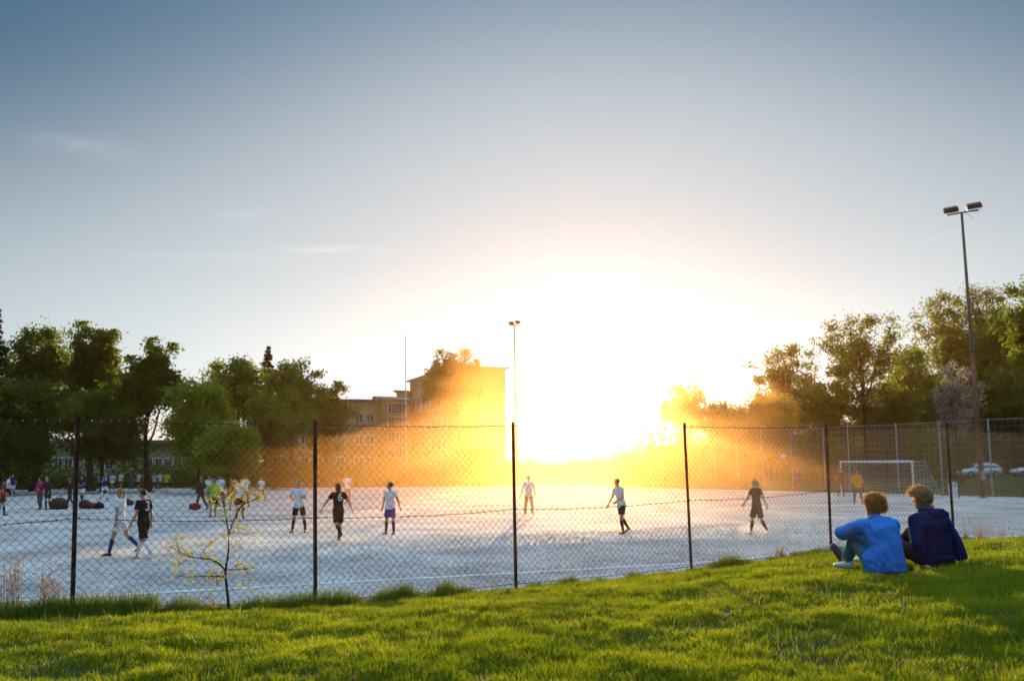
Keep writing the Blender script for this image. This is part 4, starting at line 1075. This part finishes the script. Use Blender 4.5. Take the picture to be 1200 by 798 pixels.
place('man in white shirt and dark shorts stepping left in the golden dust', GP, 729, 625, 1.83, 120, dict(shirt=CW, shorts=CBR, socks=CK, shoes=SHK, hair=HB, slen=.72), .018, legL=(14, 3, 22), legR=(-14, 4, 22), armL=(10, 10, 66, 20), armR=(26, 18, 8, 0), lean=12)
place('player in all black kit and pale shoes striding, right of the glare', GP, 888, 626, 1.76, 118, dict(shirt=CK, shorts=CK, socks=CK, shoes=SHW, hair=HL, style='pony', slen=.88), .018, legL=(-10, 3, 22), legR=(12, 4, 2), armL=(-8, 26, 6, 0), armR=(14, 30, 8, 0), hy=-25)
place('goalkeeper in orange-yellow jersey and dark trousers, standing in front of the goal', None, 1006, 591, 1.82, 165, dict(shirt=CO, shorts=CGR, long=True, shoes=SHK, hair=HD, sleeve=1.9, loose=.01), .022, legL=(0, 9, 1), legR=(0, 9, 1), armL=(8, 14, 60, 30), armR=(8, 14, 60, 30))
GF = 'people far away on the left of the pitch'
FAR = [
 (2, 604, 1.80, -60, dict(shirt=CR, shorts=CBR, socks=CN, hair=HD), 'far person in dark red cut by the left edge of the photo'),
 (8, 587, 1.74, -70, dict(shirt=CW, shorts=CK, hair=HD), 'far person in white vest at the left edge'),
 (14, 582, 1.80, 200, dict(shirt=CN, shorts=CW, socks=CN, hair=HB), 'far runner in navy shirt and white shorts near the left edge'),
 (46, 597, 1.76, 172, dict(shirt=CPK, shorts=CGR, long=True, hair=HD, sleeve=1.9), 'far person in pink top, left of a pair'),
 (55, 597, 1.82, 160, dict(shirt=CBR, shorts=CBR, socks=CK, hair=HL, sleeve=1.9), 'far person in dark top with fair hair, right of the one in pink'),
 (81, 595, 1.72, 110, dict(shirt=CBR, shorts=CBR, long=True, hair=HL, sleeve=1.9), 'far person in dark tracksuit left of the left fence post'),
 (95, 588, 1.76, 170, dict(shirt=CN, shorts=CW, socks=CN, hair=HD), 'far player in navy shirt just right of the left fence post'),
 (122, 585, 1.86, 5, dict(shirt=CN, shorts=CW, socks=CW, hair=HL, num=('33', CW)), 'far player with number 33 on a navy shirt'),
 (117, 577, 1.78, 20, dict(shirt=CW, shorts=CN, hair=HD), 'far player in white, left behind number 33'),
 (131, 578, 1.78, 200, dict(shirt=CW, shorts=CBR, hair=HB), 'far player in white, right behind number 33'),
 (141, 574, 1.76, 180, dict(shirt=CW, shorts=CGR, hair=HB), 'far player in white above the fair-haired player'),
 (153, 574, 1.50, 180, dict(shirt=CGR, shorts=CGR, long=True, hair=HB), 'small far figure in grey above the black-kit player'),
 (162, 575, 1.74, 150, dict(shirt=CW, shorts=CB, hair=HD), 'far player in white and blue, second right of the grey figure'),
 (171, 575, 1.84, 210, dict(shirt=CW, shorts=CN, hair=HB), 'far tall player in white among the standing line'),
 (180, 576, 1.76, 160, dict(shirt=CW, shorts=CR, hair=HD), 'far player in white and red, left of two in white'),
 (187, 575, 1.74, 190, dict(shirt=CW, shorts=CGR, hair=HL), 'far fair-haired player in white next to the yellow shirt'),
 (195, 578, 1.84, 0, dict(shirt=CY, shorts=CBR, socks=CW, hair=HD), 'far player in bright yellow shirt'),
 (235, 598, 1.78, 60, dict(shirt=CBR, shorts=CBR, long=True, hair=HL, sleeve=1.9), 'far person in long brown clothes left of the green bib'),
 (249, 606, 1.76, 30, dict(shirt=CG, shorts=CBR, socks=CT, hair=HL), 'person in light green bib, nearest of the central group'),
 (245, 592, 1.74, 190, dict(shirt=CW, shorts=CGR, hair=HB), 'far person in white, left behind the green bib'),
 (258, 594, 1.80, 170, dict(shirt=CW, shorts=CGR, long=True, hair=HB), 'far person in white, right behind the green bib'),
 (272, 598, 1.76, 100, dict(shirt=CT, shorts=CT, long=True, hair=HB, sleeve=1.9), 'far person in tan clothes left of the sapling fork'),
 (281, 608, 1.84, 10, dict(shirt=CW, shorts=CK, socks=CK, hair=HB, slen=.8), 'broad person in white shirt and black shorts behind the sapling'),
 (287, 594, 1.78, 180, dict(shirt=CW, shorts=CT, long=True, hair=HL, cap=CPK), 'far person in white with a pink cap behind the sapling'),
 (306, 588, 1.60, 160, dict(shirt=CW, shorts=CT, long=True, hair=HL), 'faint far person in white in the golden dust left of the second post'),
 (407, 590, 1.78, 170, dict(shirt=CW, shorts=CT, long=True, hair=HL), 'faint far person in white behind the head of number 6'),
 (935, 574, 1.70, 180, dict(shirt=CP, shorts=CP, long=True, hair=HB, sleeve=1.9), 'faint far person in purple beyond the pitch right of the black-kit player'),
 (986, 582, 1.80, 170, dict(shirt=cloth('dull_red', (.20, .06, .045)), shorts=CGR, long=True, hair=HB), 'faint far person in dull red behind the near goalpost'),
]
fr = random.Random(3)
for i, (px, ft, h, rz, fit, lab) in enumerate(FAR):
    a = fr.uniform(-14, 14)
    place(lab, GF if px < 500 else None, px, ft, h, rz, fit, .032, legL=(a, 5, max(2, 10-a)), legR=(-a, 5, max(2, 10+a)), armL=(fr.uniform(-15, 20), fr.uniform(8, 30), fr.uniform(5, 70), fr.uniform(0, 30)), armR=(fr.uniform(-15, 20), fr.uniform(8, 30), fr.uniform(5, 70), fr.uniform(0, 30)), lean=fr.uniform(0, 9), hy=fr.uniform(-40, 40))

# sports bags lying on the gravel
def bag(label, px, py, L, W, Hh, m, m2):
    P = ground_hit(px, py, 20); ro = empty('sports_bag', P, R(fr.uniform(-30, 30)), label, 'bag', 'bags left on the gravel')
    mb = MB(); mb.loft([((-L/2, 0, Hh*.42), (0,1,0), (0,0,1), W*.3, Hh*.30), ((-L*.42, 0, Hh*.47), (0,1,0), (0,0,1), W*.48, Hh*.46), ((-.05*L, 0, Hh*.53), (0,1,0), (0,0,1), W*.52, Hh*.53), ((L*.25, .02, Hh*.46), (0,1,0), (0,0,1), W*.5, Hh*.46), ((L*.45, 0, Hh*.42), (0,1,0), (0,0,1), W*.42, Hh*.40), ((L*.52, 0, Hh*.38), (0,1,0), (0,0,1), W*.22, Hh*.22)], 14)
    mb.build('body', m, ro, smooth=True)
    MB().tube([(-L*.2, -.06, Hh*.95), (-L*.12, -.10, Hh*1.2), (L*.1, -.10, Hh*1.2), (L*.18, -.06, Hh*.9)], .018, 5).build('handle', m2, ro)
    MB().tube([(-L*.45, .0, Hh*.9), (0, 0, Hh*1.08), (L*.4, 0, Hh*.86)], .012, 4).build('zip', m2, ro)
bag('dark rounded bag between the pink top pair and the dark tracksuit', 69, 597, .9, .5, .62, CBR, CK)
bag('brown bag just right of the left fence post', 99, 596, .65, .4, .48, CBR, CK)
bag('red bag in the row of bags below number 33', 107, 596, .75, .4, .36, CR, CW)
bag('dark small bag at the right end of the row below number 33', 116, 596, .5, .35, .34, CK, CGR)
bag('brown bag behind the black-kit player', 150, 592, .7, .4, .34, CBR, CK)
bag('reddish bag left of the long brown clothes', 228, 597, .6, .4, .34, CR, CW)

def football():
    p = at(918, 534.5, 52); ro = empty('football', p, 0, 'pale football high in the air left of the goal', 'ball')
    bm = MB().ball((0, 0, 0), .115, None, 20, 14); bm.build('shell', CW, ro, smooth=True)
    pt = MB()
    for v in ((0, -1, .1), (.85, -.45, .3), (-.85, -.4, .2), (.3, -.4, .86), (-.4, -.5, -.8), (.5, .8, -.2), (-.5, .8, .3), (.3, .1, -.95)):
        v = Vector(v).normalized(); t = v.orthogonal().normalized(); w = v.cross(t); b = len(pt.v)
        for k in range(5): q = (v*.113+(t*math.cos(k*1.2566)+w*math.sin(k*1.2566))*.04).normalized()*.117; pt.v.append(tuple(q))
        pt.f.append(tuple(range(b, b+5)))
    pt.build('dark_panel', CK, ro)
football()

# ------------------------------------------------------------------ the two boys on the bank
M_bshirt = mat('bright_blue_cotton', (.008, .22, .80), (.012, .26, .88), scale=7, rough=.8, bump=.6, bscale=16, spec=.2, trans=.10)
M_hood = mat('navy_sweat', (.003, .018, .085), (.005, .026, .115), scale=7, rough=.95, bump=.5, bscale=18, spec=.05)
M_jeans = mat('teal_denim', (.03, .19, .28), (.05, .24, .34), scale=20, rough=.9, bump=.4, bscale=60)
M_blackt = mat('black_trousers', (.010, .010, .014), (.018, .018, .022), scale=9, rough=.9, bump=.4, bscale=30)
M_hcopper = mat('hair_copper_brown', (.10, .04, .012), (.26, .12, .035), scale=40, rough=.5, spec=.4, trans=.35, island=.6)
M_hsand = mat('hair_sandy_brown', (.17, .09, .03), (.42, .25, .09), scale=40, rough=.5, spec=.4, trans=.35, island=.6)
def vv(*a): return Vector(a)
def folds(sc, amp, sd):
    def f(c):
        a = mnoise.noise(Vector((c.x*sc, c.y*sc, c.z*sc*.45+sd))); b = mnoise.noise(Vector((c.x*sc*2.3+c.z*sc*.9, c.y*sc*2, c.z*sc*.7+sd*2)))
        return amp*((1-abs(a)*3)*.5+b*.8)
    return f
def strands(name, m, parent, h, F, S, U, k, rx, ry, rz, n, seed, L, curl, bias, fz=-.35):
    rs = np.random.RandomState(seed); V = []; Fc = []
    for i in range(n):
        while True:
            v = Vector(rs.normal(size=3)).normalized()
            if v.z < fz: continue
            if v.y > .55 and v.z < .28: continue          # leave the face free
            if abs(v.x) > .8 and v.z < -.15 and v.y > -.1: continue
            break
        p = h+S*(v.x*rx)+F*(v.y*ry-.012)+U*(v.z*rz+.018)
        nrm = (S*(v.x/rx)+F*(v.y/ry)+U*(v.z/rz)).normalized()
        d = (nrm*.45+bias*1.0+Vector(rs.normal(size=3))*curl).normalized(); d = (d-nrm*min(0, d.dot(nrm))).normalized()
        ax = Vector(rs.normal(size=3)).normalized(); ln = L*rs.uniform(.6, 1.3); seg = 5; wd = .0042
        side = d.cross(nrm); side = side.normalized() if side.length > .01 else S
        b = len(V); q = p.copy()
        for j in range(seg+1):
            w = wd*(1-.7*j/seg); V.append((q-side*w)[:]); V.append((q+side*w)[:])
            d = (d+(ax.cross(d))*curl*1.1-nrm*.16).normalized(); q = q+d*ln/seg
        for j in range(seg): Fc.append((b+2*j, b+2*j+1, b+2*j+3, b+2*j+2))
    me = mesh_np(name, np.array(V), np.array(Fc)); return link(name, me, m, parent)

SEAT1 = ground_hit(1037, 672, 6, 40)
print('SEAT1', SEAT1, 'ppm', FPX/SEAT1.y)
dS = SEAT1.y
SC = dS/10.33
def boy1():
    k = .98*SC; q = lambda x, y, z: Vector((x, y, z))*SC
    J = dict(pelvis=q(0, .0, .13), waist=q(.015, -.02, .27), chest=q(.005, .05, .40), neck=q(-.03, .12, .525), head=q(-.01, .18, .655),
        hipL=q(-.09, .05, .10), hipR=q(.09, .03, .10), kneeL=q(-.20, .30, .325), ankL=q(-.235, .40, .09), toeL=vv(-.5, .8, -.03), kneeR=q(-.02, .50, .36), ankR=q(-.17, .72, .08), toeR=vv(-.45, .4, .8),
        shL=q(-.175, .12, .455), shR=q(.12, .05, .465), elL=q(-.335, .27, .385), wrL=q(-.17, .42, .365), elR=q(.10, .32, .36), wrR=q(-.16, .45, .37),
        hdL=vv(.8, .25, -.15), pnL=vv(0, -.3, -1), hdR=vv(-.8, .3, 0), pnR=vv(0, -.3, -1), face=vv(-.62, .75, -.05), hup=vv(0, -.03, 1), curl=.35, supR=vv(.2, -.9, .3))
    ro, (S, Fd, U, Mx) = person('boy in bright blue shirt and teal jeans with curly hair, arm on his knee', 'boys sitting on the grass bank', SEAT1, 0, J, k,
        dict(shirt=M_bshirt, shorts=M_jeans, long=True, shoes=SHW, shoeR=SHK, sleeve=1.92, loose=.010, flare=.022, skin=SK1), .0095, det=True, disp=folds(9, .010, 3.1))
    h = J['head']
    MB().ball(h-Fd*.016*k+U*.024*k, (.081*k, .094*k, .098*k), Mx, 20, 12).build('hair', M_hcopper, ro, smooth=True)
    strands('hair_curls', hairm('copper_rimlit_strands', (.30, .13, .03), (.85, .48, .16)), ro, h, Fd, S, U, k, .086*k, .102*k, .108*k, 4200, 5, .074, .62, Vector((0, 0, .15)), -.55)  # curls coloured brighter than the hair to carry the sun's rim light
    # shirt tail spread on the grass and collar
    cb = MB(); cb.loft([(q(.0, -.02, .02), vv(1, 0, 0), vv(0, 1, 0), .215*SC, .15*SC), (q(.0, -.02, .10), vv(1, 0, 0), vv(0, 1, 0), .20*SC, .145*SC), (q(.01, -.01, .24), vv(1, 0, 0), vv(0, 1, 0), .165*SC, .125*SC)], 18)
    link('shirt_tail', remesh(cb, .010, 2, folds(16, .014, 8.0), 'shirt_tail'), M_bshirt, ro, smooth=True)
    up = (J['head']-J['neck']).normalized(); n0 = J['neck']+up*.012
    cl = MB(); sd = vv(1, 0, 0); sd = (sd-up*sd.dot(up)).normalized(); fv = up.cross(sd)
    cl.loft([(n0, sd, fv, .076*k, .072*k), (n0+up*.028*k, sd, fv, .069*k, .066*k), (n0+up*.030*k, sd, fv, .062*k, .060*k), (n0+up*.005*k, sd, fv, .060*k, .058*k)], 18, cap=False).build('collar', M_bshirt, ro, smooth=True)
    for s in (-1, 1): MB().ball(h+Fd*.083*k+U*.014*k+S*.03*k*s, .010*k).build('eye', mat('eye', (.05, .04, .04), (.6, .6, .6), rough=.2), ro, smooth=True)
    MB().tube([h+Fd*.090*k+U*.037*k-S*.045*k, h+Fd*.098*k+U*.042*k-S*.02*k], .005*k, 5).tube([h+Fd*.090*k+U*.037*k+S*.045*k, h+Fd*.098*k+U*.042*k+S*.02*k], .005*k, 5).build('eyebrows', M_hcopper, ro)
    sole = MB(); a = J['ankR']
    return ro
boy1()
SEAT2 = ground_hit(1098, 667, 6, 40)
def boy2():
    s2 = SEAT2.y/10.33; k = .93*s2; q = lambda x, y, z: Vector((x, y, z))*s2
    J = dict(pelvis=q(0, .0, .13), waist=q(0, -.03, .28), chest=q(-.04, -.01, .44), neck=q(-.035, .03, .575), head=q(-.085, .05, .70),
        hipL=q(-.10, .06, .11), hipR=q(.09, .08, .11), kneeL=q(-.29, .40, .24), ankL=q(-.44, .78, .07), toeL=vv(-.4, .8, .35), kneeR=q(-.05, .50, .33), ankR=q(-.12, .86, .09), toeR=vv(-.3, .8, .35),
        shL=q(-.195, -.01, .485), shR=q(.105, .06, .49), elL=q(-.215, -.10, .26), wrL=q(-.16, -.08, .055), elR=q(.20, .0, .28), wrR=q(.255, -.03, .085),
        hdL=vv(.35, -.7, -.25), pnL=vv(0, -.2, -1), hdR=vv(.5, -.6, -.25), pnR=vv(0, -.2, -1), face=vv(-.95, .30, -.03), hup=vv(-.06, 0, 1), curl=.06)
    ro, (S, Fd, U, Mx) = person('boy in navy hoodie and black trousers leaning back on his hands, face turned left', 'boys sitting on the grass bank', SEAT2, 0, J, k,
        dict(shirt=M_hood, shorts=M_blackt, long=True, shoes=SHW, sleeve=1.96, loose=.008, flare=.002, skin=SK1), .0095, det=True, disp=folds(8, .009, 7.7))
    h = J['head']
    MB().ball(h-Fd*.018*k+U*.026*k, (.083*k, .096*k, .099*k), Mx, 20, 12).build('hair', M_hsand, ro, smooth=True)
    strands('hair_locks', hairm('sandy_rimlit_strands', (.36, .20, .07), (.88, .60, .28)), ro, h, Fd, S, U, k, .088*k, .104*k, .110*k, 3600, 9, .080, .16, Fd*.9+Vector((0, 0, .10)), -.5)  # backlit rim is painted in: locks far paler than the hair beneath
    hb = MB(); bk = Vector((.25, -.95, 0)); nk = J['neck']
    hb.ball(nk+bk*.075*k-U*.035*k+Vector((.04, 0, 0)), (.135*k, .085*k, .075*k), None, 16, 10); hb.ball(nk+bk*.125*k-U*.13*k+Vector((.055, 0, 0)), (.095*k, .06*k, .10*k), None, 14, 10)
    hb.tube([nk+vv(-.085, .02, .0)*k, nk+vv(-.06, -.06, .01)*k, nk+vv(.01, -.09, .012)*k, nk+vv(.085, -.05, .0)*k, nk+vv(.10, .03, -.02)*k], .032*k, 8, round_=True)
    link('hood', remesh(hb, .009, 4, folds(12, .006, 2.2), 'hood'), M_hood, ro, smooth=True)
    up = (h-nk).normalized(); c0 = nk+up*.02; sd = (vv(1, 0, 0)-up*up.x).normalized(); fv = up.cross(sd)
    col = MB().loft([(c0, sd, fv, .074*k, .070*k), (c0+up*.032*k, sd, fv, .066*k, .064*k), (c0+up*.034*k, sd, fv, .058*k, .056*k), (c0, sd, fv, .056*k, .054*k)], 20, cap=False).build('collar', M_blackt, ro, smooth=True)
    for i in range(14):
        an = i*6.283/14; p = c0+up*.02*k+sd*math.cos(an)*.073*k+fv*math.sin(an)*.070*k; MB().ball(p, (.0075*k,)*3, None, 8, 6).build('collar_spot', CW, col)
    MB().loft([(q(0, .01, .05), vv(1, 0, 0), vv(0, 1, 0), .188*s2, .135*s2), (q(0, 0, .11), vv(1, 0, 0), vv(0, 1, 0), .190*s2, .140*s2), (q(0, -.01, .14), vv(1, 0, 0), vv(0, 1, 0), .178*s2, .132*s2)], 22).build('hem_band', M_hood, ro, smooth=True)
    for s in (-1, 1): MB().ball(h+Fd*.083*k+U*.014*k+S*.03*k*s, .010*k).build('eye', MATS['eye'], ro, smooth=True)
    MB().tube([h+Fd*.090*k+U*.037*k-S*.045*k, h+Fd*.098*k+U*.042*k-S*.02*k], .005*k, 5).tube([h+Fd*.090*k+U*.037*k+S*.045*k, h+Fd*.098*k+U*.042*k+S*.02*k], .005*k, 5).build('eyebrows', M_hsand, ro)
    return ro
boy2()

# ------------------------------------------------------------------ grass
def blades(name, X, Y, Hh, W, m, seed, lean=.45, zoff=-.01):
    rs = np.random.RandomState(seed); n = len(X); Z = H(X, Y)+zoff
    an = rs.rand(n)*6.283; ln = rs.rand(n)*lean; la = rs.rand(n)*6.283
    dx, dy = np.cos(an)*W/2, np.sin(an)*W/2
    ox, oy = np.cos(la)*ln*Hh, np.sin(la)*ln*Hh
    V = np.empty((n, 5, 3))
    V[:, 0] = np.stack([X-dx, Y-dy, Z], 1); V[:, 1] = np.stack([X+dx, Y+dy, Z], 1)
    V[:, 2] = np.stack([X+dx*.7+ox*.35, Y+dy*.7+oy*.35, Z+Hh*.55], 1); V[:, 3] = np.stack([X-dx*.7+ox*.35, Y-dy*.7+oy*.35, Z+Hh*.55], 1)
    V[:, 4] = np.stack([X+ox, Y+oy, Z+Hh], 1)
    b = np.arange(n)[:, None]*5
    return tag(link(name, mesh_np(name, V.reshape(-1, 3), [b+np.array([[0, 1, 2, 3]]), b+np.array([[3, 2, 4]])]), m), kind='stuff')
M_grass = mat('grass_blade', (.08, .155, .005), (.43, .47, .014), scale=1.1, rough=.6, island=.45, trans=.55, spec=.25, detail=6)
M_tall = mat('tall_grass_blade', (.06, .13, .010), (.22, .28, .03), scale=2.0, rough=.6, island=.6, trans=.5, spec=.25)
M_straw = mat('straw', (.34, .20, .09), (.55, .36, .18), scale=6, rough=.8, island=.5, trans=.4)
def vnoise(X, Y, sc, sd):
    # value noise, vectorised
    x = X*sc+sd*17.3; y = Y*sc+sd*7.1; xi = np.floor(x).astype(int); yi = np.floor(y).astype(int); fx = x-xi; fy_ = y-yi; fx = fx*fx*(3-2*fx); fy_ = fy_*fy_*(3-2*fy_)
    h = lambda a, b: ((np.sin(a*127.1+b*311.7+sd)*43758.5453) % 1.0)
    return (h(xi, yi)*(1-fx)+h(xi+1, yi)*fx)*(1-fy_)+(h(xi, yi+1)*(1-fx)+h(xi+1, yi+1)*fx)*fy_
def lawn():
    rs = np.random.RandomState(21); n = 760000
    y = 4.3+(rs.rand(n)**1.25)*17.5; hw = .56*y+.8; x = (rs.rand(n)*2-1)*hw
    s = (y-fy(x))/1.16; k = s < .5; x, y, s = x[k], y[k], s[k]
    nz = vnoise(x, y, 2.6, 1.0)*.35+vnoise(x, y, 6.5, 2.0)*.35+vnoise(x, y, 15., 4.0)*.2+vnoise(x, y, .7, 3.)*.1
    keep = rs.rand(len(x)) < np.clip(nz*2.2-.25, .18, 1); x, y, nz = x[keep], y[keep], nz[keep]
    hh = (.016+.062*nz**1.5*1.6)*(.5+1.0*rs.rand(len(x))); w = .0042+.0011*y*.5*(.7+.6*rs.rand(len(x)))
    # pressed flat where the boys sit
    for P in (SEAT1, SEAT2):
        r = np.hypot(x-P.x, y-P.y); hh = np.where(r < .32, hh*.25, hh)
    blades('lawn_grass', x, y, hh, w, M_grass, 22, .9)
    n = 26000; y = 4.3+(rs.rand(n)**1.25)*16; x = (rs.rand(n)*2-1)*(.56*y+.8); s = (y-fy(x))/1.16; d = vnoise(x, y, 1.3, 9.)*.6+vnoise(x, y, 5., 3.)*.4
    k = (s < .3) & (rs.rand(n) < (d*2.4-.75)); x, y = x[k], y[k]
    blades('dry_grass', x, y, .03+.05*rs.rand(len(x)), .005+.0008*y, mat('dry_blade', (.22, .15, .05), (.55, .42, .16), scale=3, island=.6, trans=.4, rough=.8), 23, 1.1)
    n = 2600; y = 4.3+(rs.rand(n)**1.2)*14; x = (rs.rand(n)*2-1)*(.56*y+.8); k = ((y-fy(x)) < .2) & (vnoise(x, y, 1.1, 4.) > .45); x, y = x[k], y[k]
    blades('tall_blades', x, y, .08+.09*rs.rand(len(x)), .006+.0006*y, M_tall, 24, .5)
lawn()
def verge():
    rs = np.random.RandomState(31); n = 90000
    x = -8+rs.rand(n)*19.5; dens = np.clip((vnoise(x, x*0, 1.4, 5.0)*.5+vnoise(x, x*0, 4.3, 6.0)*.5)*1.7-.3, .06, 1); dens = np.maximum(dens, np.where((x < -3.9), .9, 0))
    k = rs.rand(n) < dens; x = x[k]; dens = dens[k]; s = rs.normal(size=len(x))*.20+.02+np.where(x < -3.9, -.12, 0)
    y = fy(x)+s*1.16; hh = (.07+.30*dens**1.5*rs.rand(len(x))**1.2)*np.exp(-(s/.42)**2)
    hh = np.where(x < -3.9, hh*.85+.05, hh); w = .006+.006*rs.rand(len(x))
    blades('fence_line_grass', x, y, hh, w, M_tall, 32, .5)
verge()
def tussock(label, px, py, n, hgt, rad, seed, seedheads=True, dd=0.0):
    # tall dry stalks with feathery seed heads
    d = None; r = ray(px, py); kx = r.x/r.y; y = 13.46/(1-.588*kx)+dd; x = kx*y; z = h1(x, y); rs = random.Random(seed)
    ro = empty('dry_grass_tussock', (x, y, z), 0, label, 'grass', 'dry tussocks along the fence')
    st = MB(); hd = []
    for i in range(n):
        a = rs.uniform(0, 6.28); q = rs.random()**.7*rad; b = Vector((math.cos(a)*q, math.sin(a)*q, -.03)); L = hgt*rs.uniform(.45, 1.05)
        l = Vector((rs.uniform(-.10, .10), rs.uniform(-.08, .08), 0))*L; pts = [b, b+l*.3+Vector((0, 0, L*.5)), b+l+Vector((0, 0, L))]
        st.tube(pts, [.0028, .0022, .0012], 3)
        if seedheads:
            for j in range(14):
                f = rs.uniform(.72, 1.02); p = pts[1].lerp(pts[2], (f-.5)*2); hd.append(p+Vector((rs.gauss(0, .012), rs.gauss(0, .012), rs.gauss(0, .01))))
    st.build('stalks', M_straw, ro)
    if hd: tag(link('seed_heads', leaf_mesh('seed_heads', np.array([tuple(p) for p in hd]), .010, np.random.RandomState(seed)), M_straw, ro), kind='stuff')
    base = MB(); C = []
    V = []; 
    for i in range(n*7):
        a = rs.uniform(0, 6.28); q = rs.random()*rad*1.3; b = Vector((math.cos(a)*q, math.sin(a)*q, -.02)); L = hgt*rs.uniform(.15, .42); e = b+Vector((rs.uniform(-.5, .5)*L, rs.uniform(-.5, .5)*L, L)); t = Vector((math.cos(a+1.57), math.sin(a+1.57), 0))*.005
        i0 = len(base.v); base.v += [(b-t)[:], (b+t)[:], (b.lerp(e, .6)+t*.6+Vector((0, 0, .02)))[:], e[:]]; base.f.append((i0, i0+1, i0+2, i0+3))
    base.build('leaves', M_tall, ro)
tussock('tall straw-coloured tussock at the far left, highest of the dry stalks', 12, 705, 34, .72, .10, 1)
tussock('straw tussock between the left edge and the left fence post', 60, 706, 30, .50, .11, 2)
tussock('thin straw stalks standing in front of the left fence post on its left', 50, 700, 10, .62, .05, 3)
tussock('green bushy tuft right of the left fence post', 142, 712, 34, .30, .20, 4, False)
tussock('reddish dry stalks left of the sapling', 232, 706, 26, .26, .28, 5)
tussock('low dry stalks right of the second fence post', 425, 700, 20, .22, .30, 6)
tussock('yellowish tuft in front of the fifth fence post', 915, 652, 26, .26, .12, 7)
tussock('pale dry stalks right of the boys at the fence', 1150, 632, 26, .40, .16, 8)
tussock('thin dry stalks between the last post and the boys', 1132, 632, 10, .44, .06, 9)
tussock('pale dry stalks at the fence near the right edge', 1172, 628, 20, .34, .16, 10)
tussock('green tuft left of the boy in blue at the fifth post', 985, 650, 24, .32, .18, 11, False)

# fallen orange leaves and stones scattered on the near gravel
def pebbles():
    rs = np.random.RandomState(8); n = 60000; x = rs.rand(n)*34-15; y = fy(x)+2.9+rs.rand(n)**1.25*17; z = H(x, y); s = (.011+.028*rs.rand(n)**2)
    C = np.stack([x, y, z], 1); a = rs.rand(n)*6.28; V = np.empty((n, 4, 3))
    for k in range(3): V[:, k] = C+np.stack([np.cos(a+k*2.09)*s, np.sin(a+k*2.09)*s, -s*.1], 1)
    V[:, 3] = C+np.stack([0*s, 0*s, s*.9], 1); b = np.arange(n)[:, None]*4
    F3 = np.concatenate([b+np.array([[0, 1, 3]]), b+np.array([[1, 2, 3]]), b+np.array([[2, 0, 3]])])
    tag(link('loose_stones', mesh_np('loose_stones', V.reshape(-1, 3), F3), mat('stone_grey', (.10, .10, .10), (.74, .72, .70), scale=2, island=.8, rough=.9)), kind='stuff')
pebbles()
def litter():
    rs = np.random.RandomState(4); n = 260; x = rs.rand(n)*26-12; y = fy(x)+3+rs.rand(n)**1.3*16; z = H(x, y)+.012
    tag(link('fallen_leaves', leaf_mesh('fallen_leaves', np.stack([x, y, z], 1), .030, rs), mat('fallen_leaf', (.45, .18, .06), (.6, .3, .1), island=.6, trans=.4)), kind='stuff')
litter()

# ------------------------------------------------------------------ air: evening haze, and dust kicked up over the gravel
def vol(name, m_density, color, g, mesh_fn):
    m = bpy.data.materials.new(name+'_air'); m.use_nodes = True; nt = m.node_tree; nt.nodes.clear()
    o = N(nt, 'ShaderNodeOutputMaterial'); v = N(nt, 'ShaderNodeVolumePrincipled')
    v.inputs['Density'].default_value = m_density; v.inputs['Color'].default_value = (*color, 1); v.inputs['Anisotropy'].default_value = g
    LK(nt, v.outputs[0], o.inputs['Volume']); ob = link(name, mesh_fn(), m); return tag(ob, kind='stuff')
HZ = dict(d=.00013, c=(1.0, .52, .17), g=.82)
DU = dict(d=.0036, c=(1.0, .52, .18), g=.74)
vol('haze', HZ['d'], HZ['c'], HZ['g'], lambda: MB().box(-930, 930, -70, 930, -3.0, 28).mesh('haze'))
def dust():
    # one uneven, billowing bank of dust joined from many lobes
    mb = MB(); r_ = random.Random(12)
    for (px, d, w, h) in ((330, 70, 9, 2.6), (400, 84, 11, 6.5), (455, 66, 8, 3.0), (500, 92, 12, 10), (545, 74, 9, 7.0), (585, 104, 12, 12), (640, 66, 9, 3.4), (650, 96, 12, 5.5), (720, 80, 11, 4.6), (790, 92, 13, 9.5), (860, 78, 9, 8), (740, 100, 8, 9), (840, 58, 8, 3.0), (930, 70, 9, 3.6), (560, 48, 9, 2.4), (700, 46, 10, 2.4), (440, 48, 8, 3.4), (380, 42, 5.5, 2.8), (800, 47, 7, 4.2), (860, 46, 6, 4.6), (905, 50, 5, 4.0), (480, 56, 7, 4.4), (600, 39, 7, 2.2), (690, 38, 6, 2.0), (500, 39, 6, 2.4), (780, 39, 5, 2.2), (770, 58, 8, 5.0), (620, 120, 22, 9)):
        c = at(px, 541, d)
        mb.ball((c.x, c.y, .4), (w, w*1.15, h), None, 18, 10)
        for k in range(4):
            a = r_.uniform(0, 6.28); mb.ball((c.x+math.cos(a)*w*.6, c.y+math.sin(a)*w*.6, h*r_.uniform(.3, .8)), (w*.42, w*.45, h*.45), None, 12, 8)
    return remesh(mb, .9, 6, None, 'dust_cloud')
vol('dust_cloud', DU['d'], DU['c'], DU['g'], dust)
def puffs():
    mb = MB(); r_ = random.Random(2)
    for (px, py, n, sp) in ((700, 622, 7, 1.3), (722, 624, 4, .5), (868, 622, 5, .8), (884, 626, 3, .4), (130, 651, 4, .8), (300, 640, 3, 1.0), (400, 634, 3, .5)):
        P = ground_hit(px, py, 14)
        for k in range(n): mb.ball((P.x+r_.uniform(-sp, sp), P.y+r_.uniform(-.5, .6), P.z+.04), (r_.uniform(.25, .5), r_.uniform(.2, .4), r_.uniform(.10, .30)), None, 12, 8)
    return remesh(mb, .07, 3, None, 'dust_puffs')
vol('dust_puffs', .10, (1.0, .8, .6), .6, puffs)
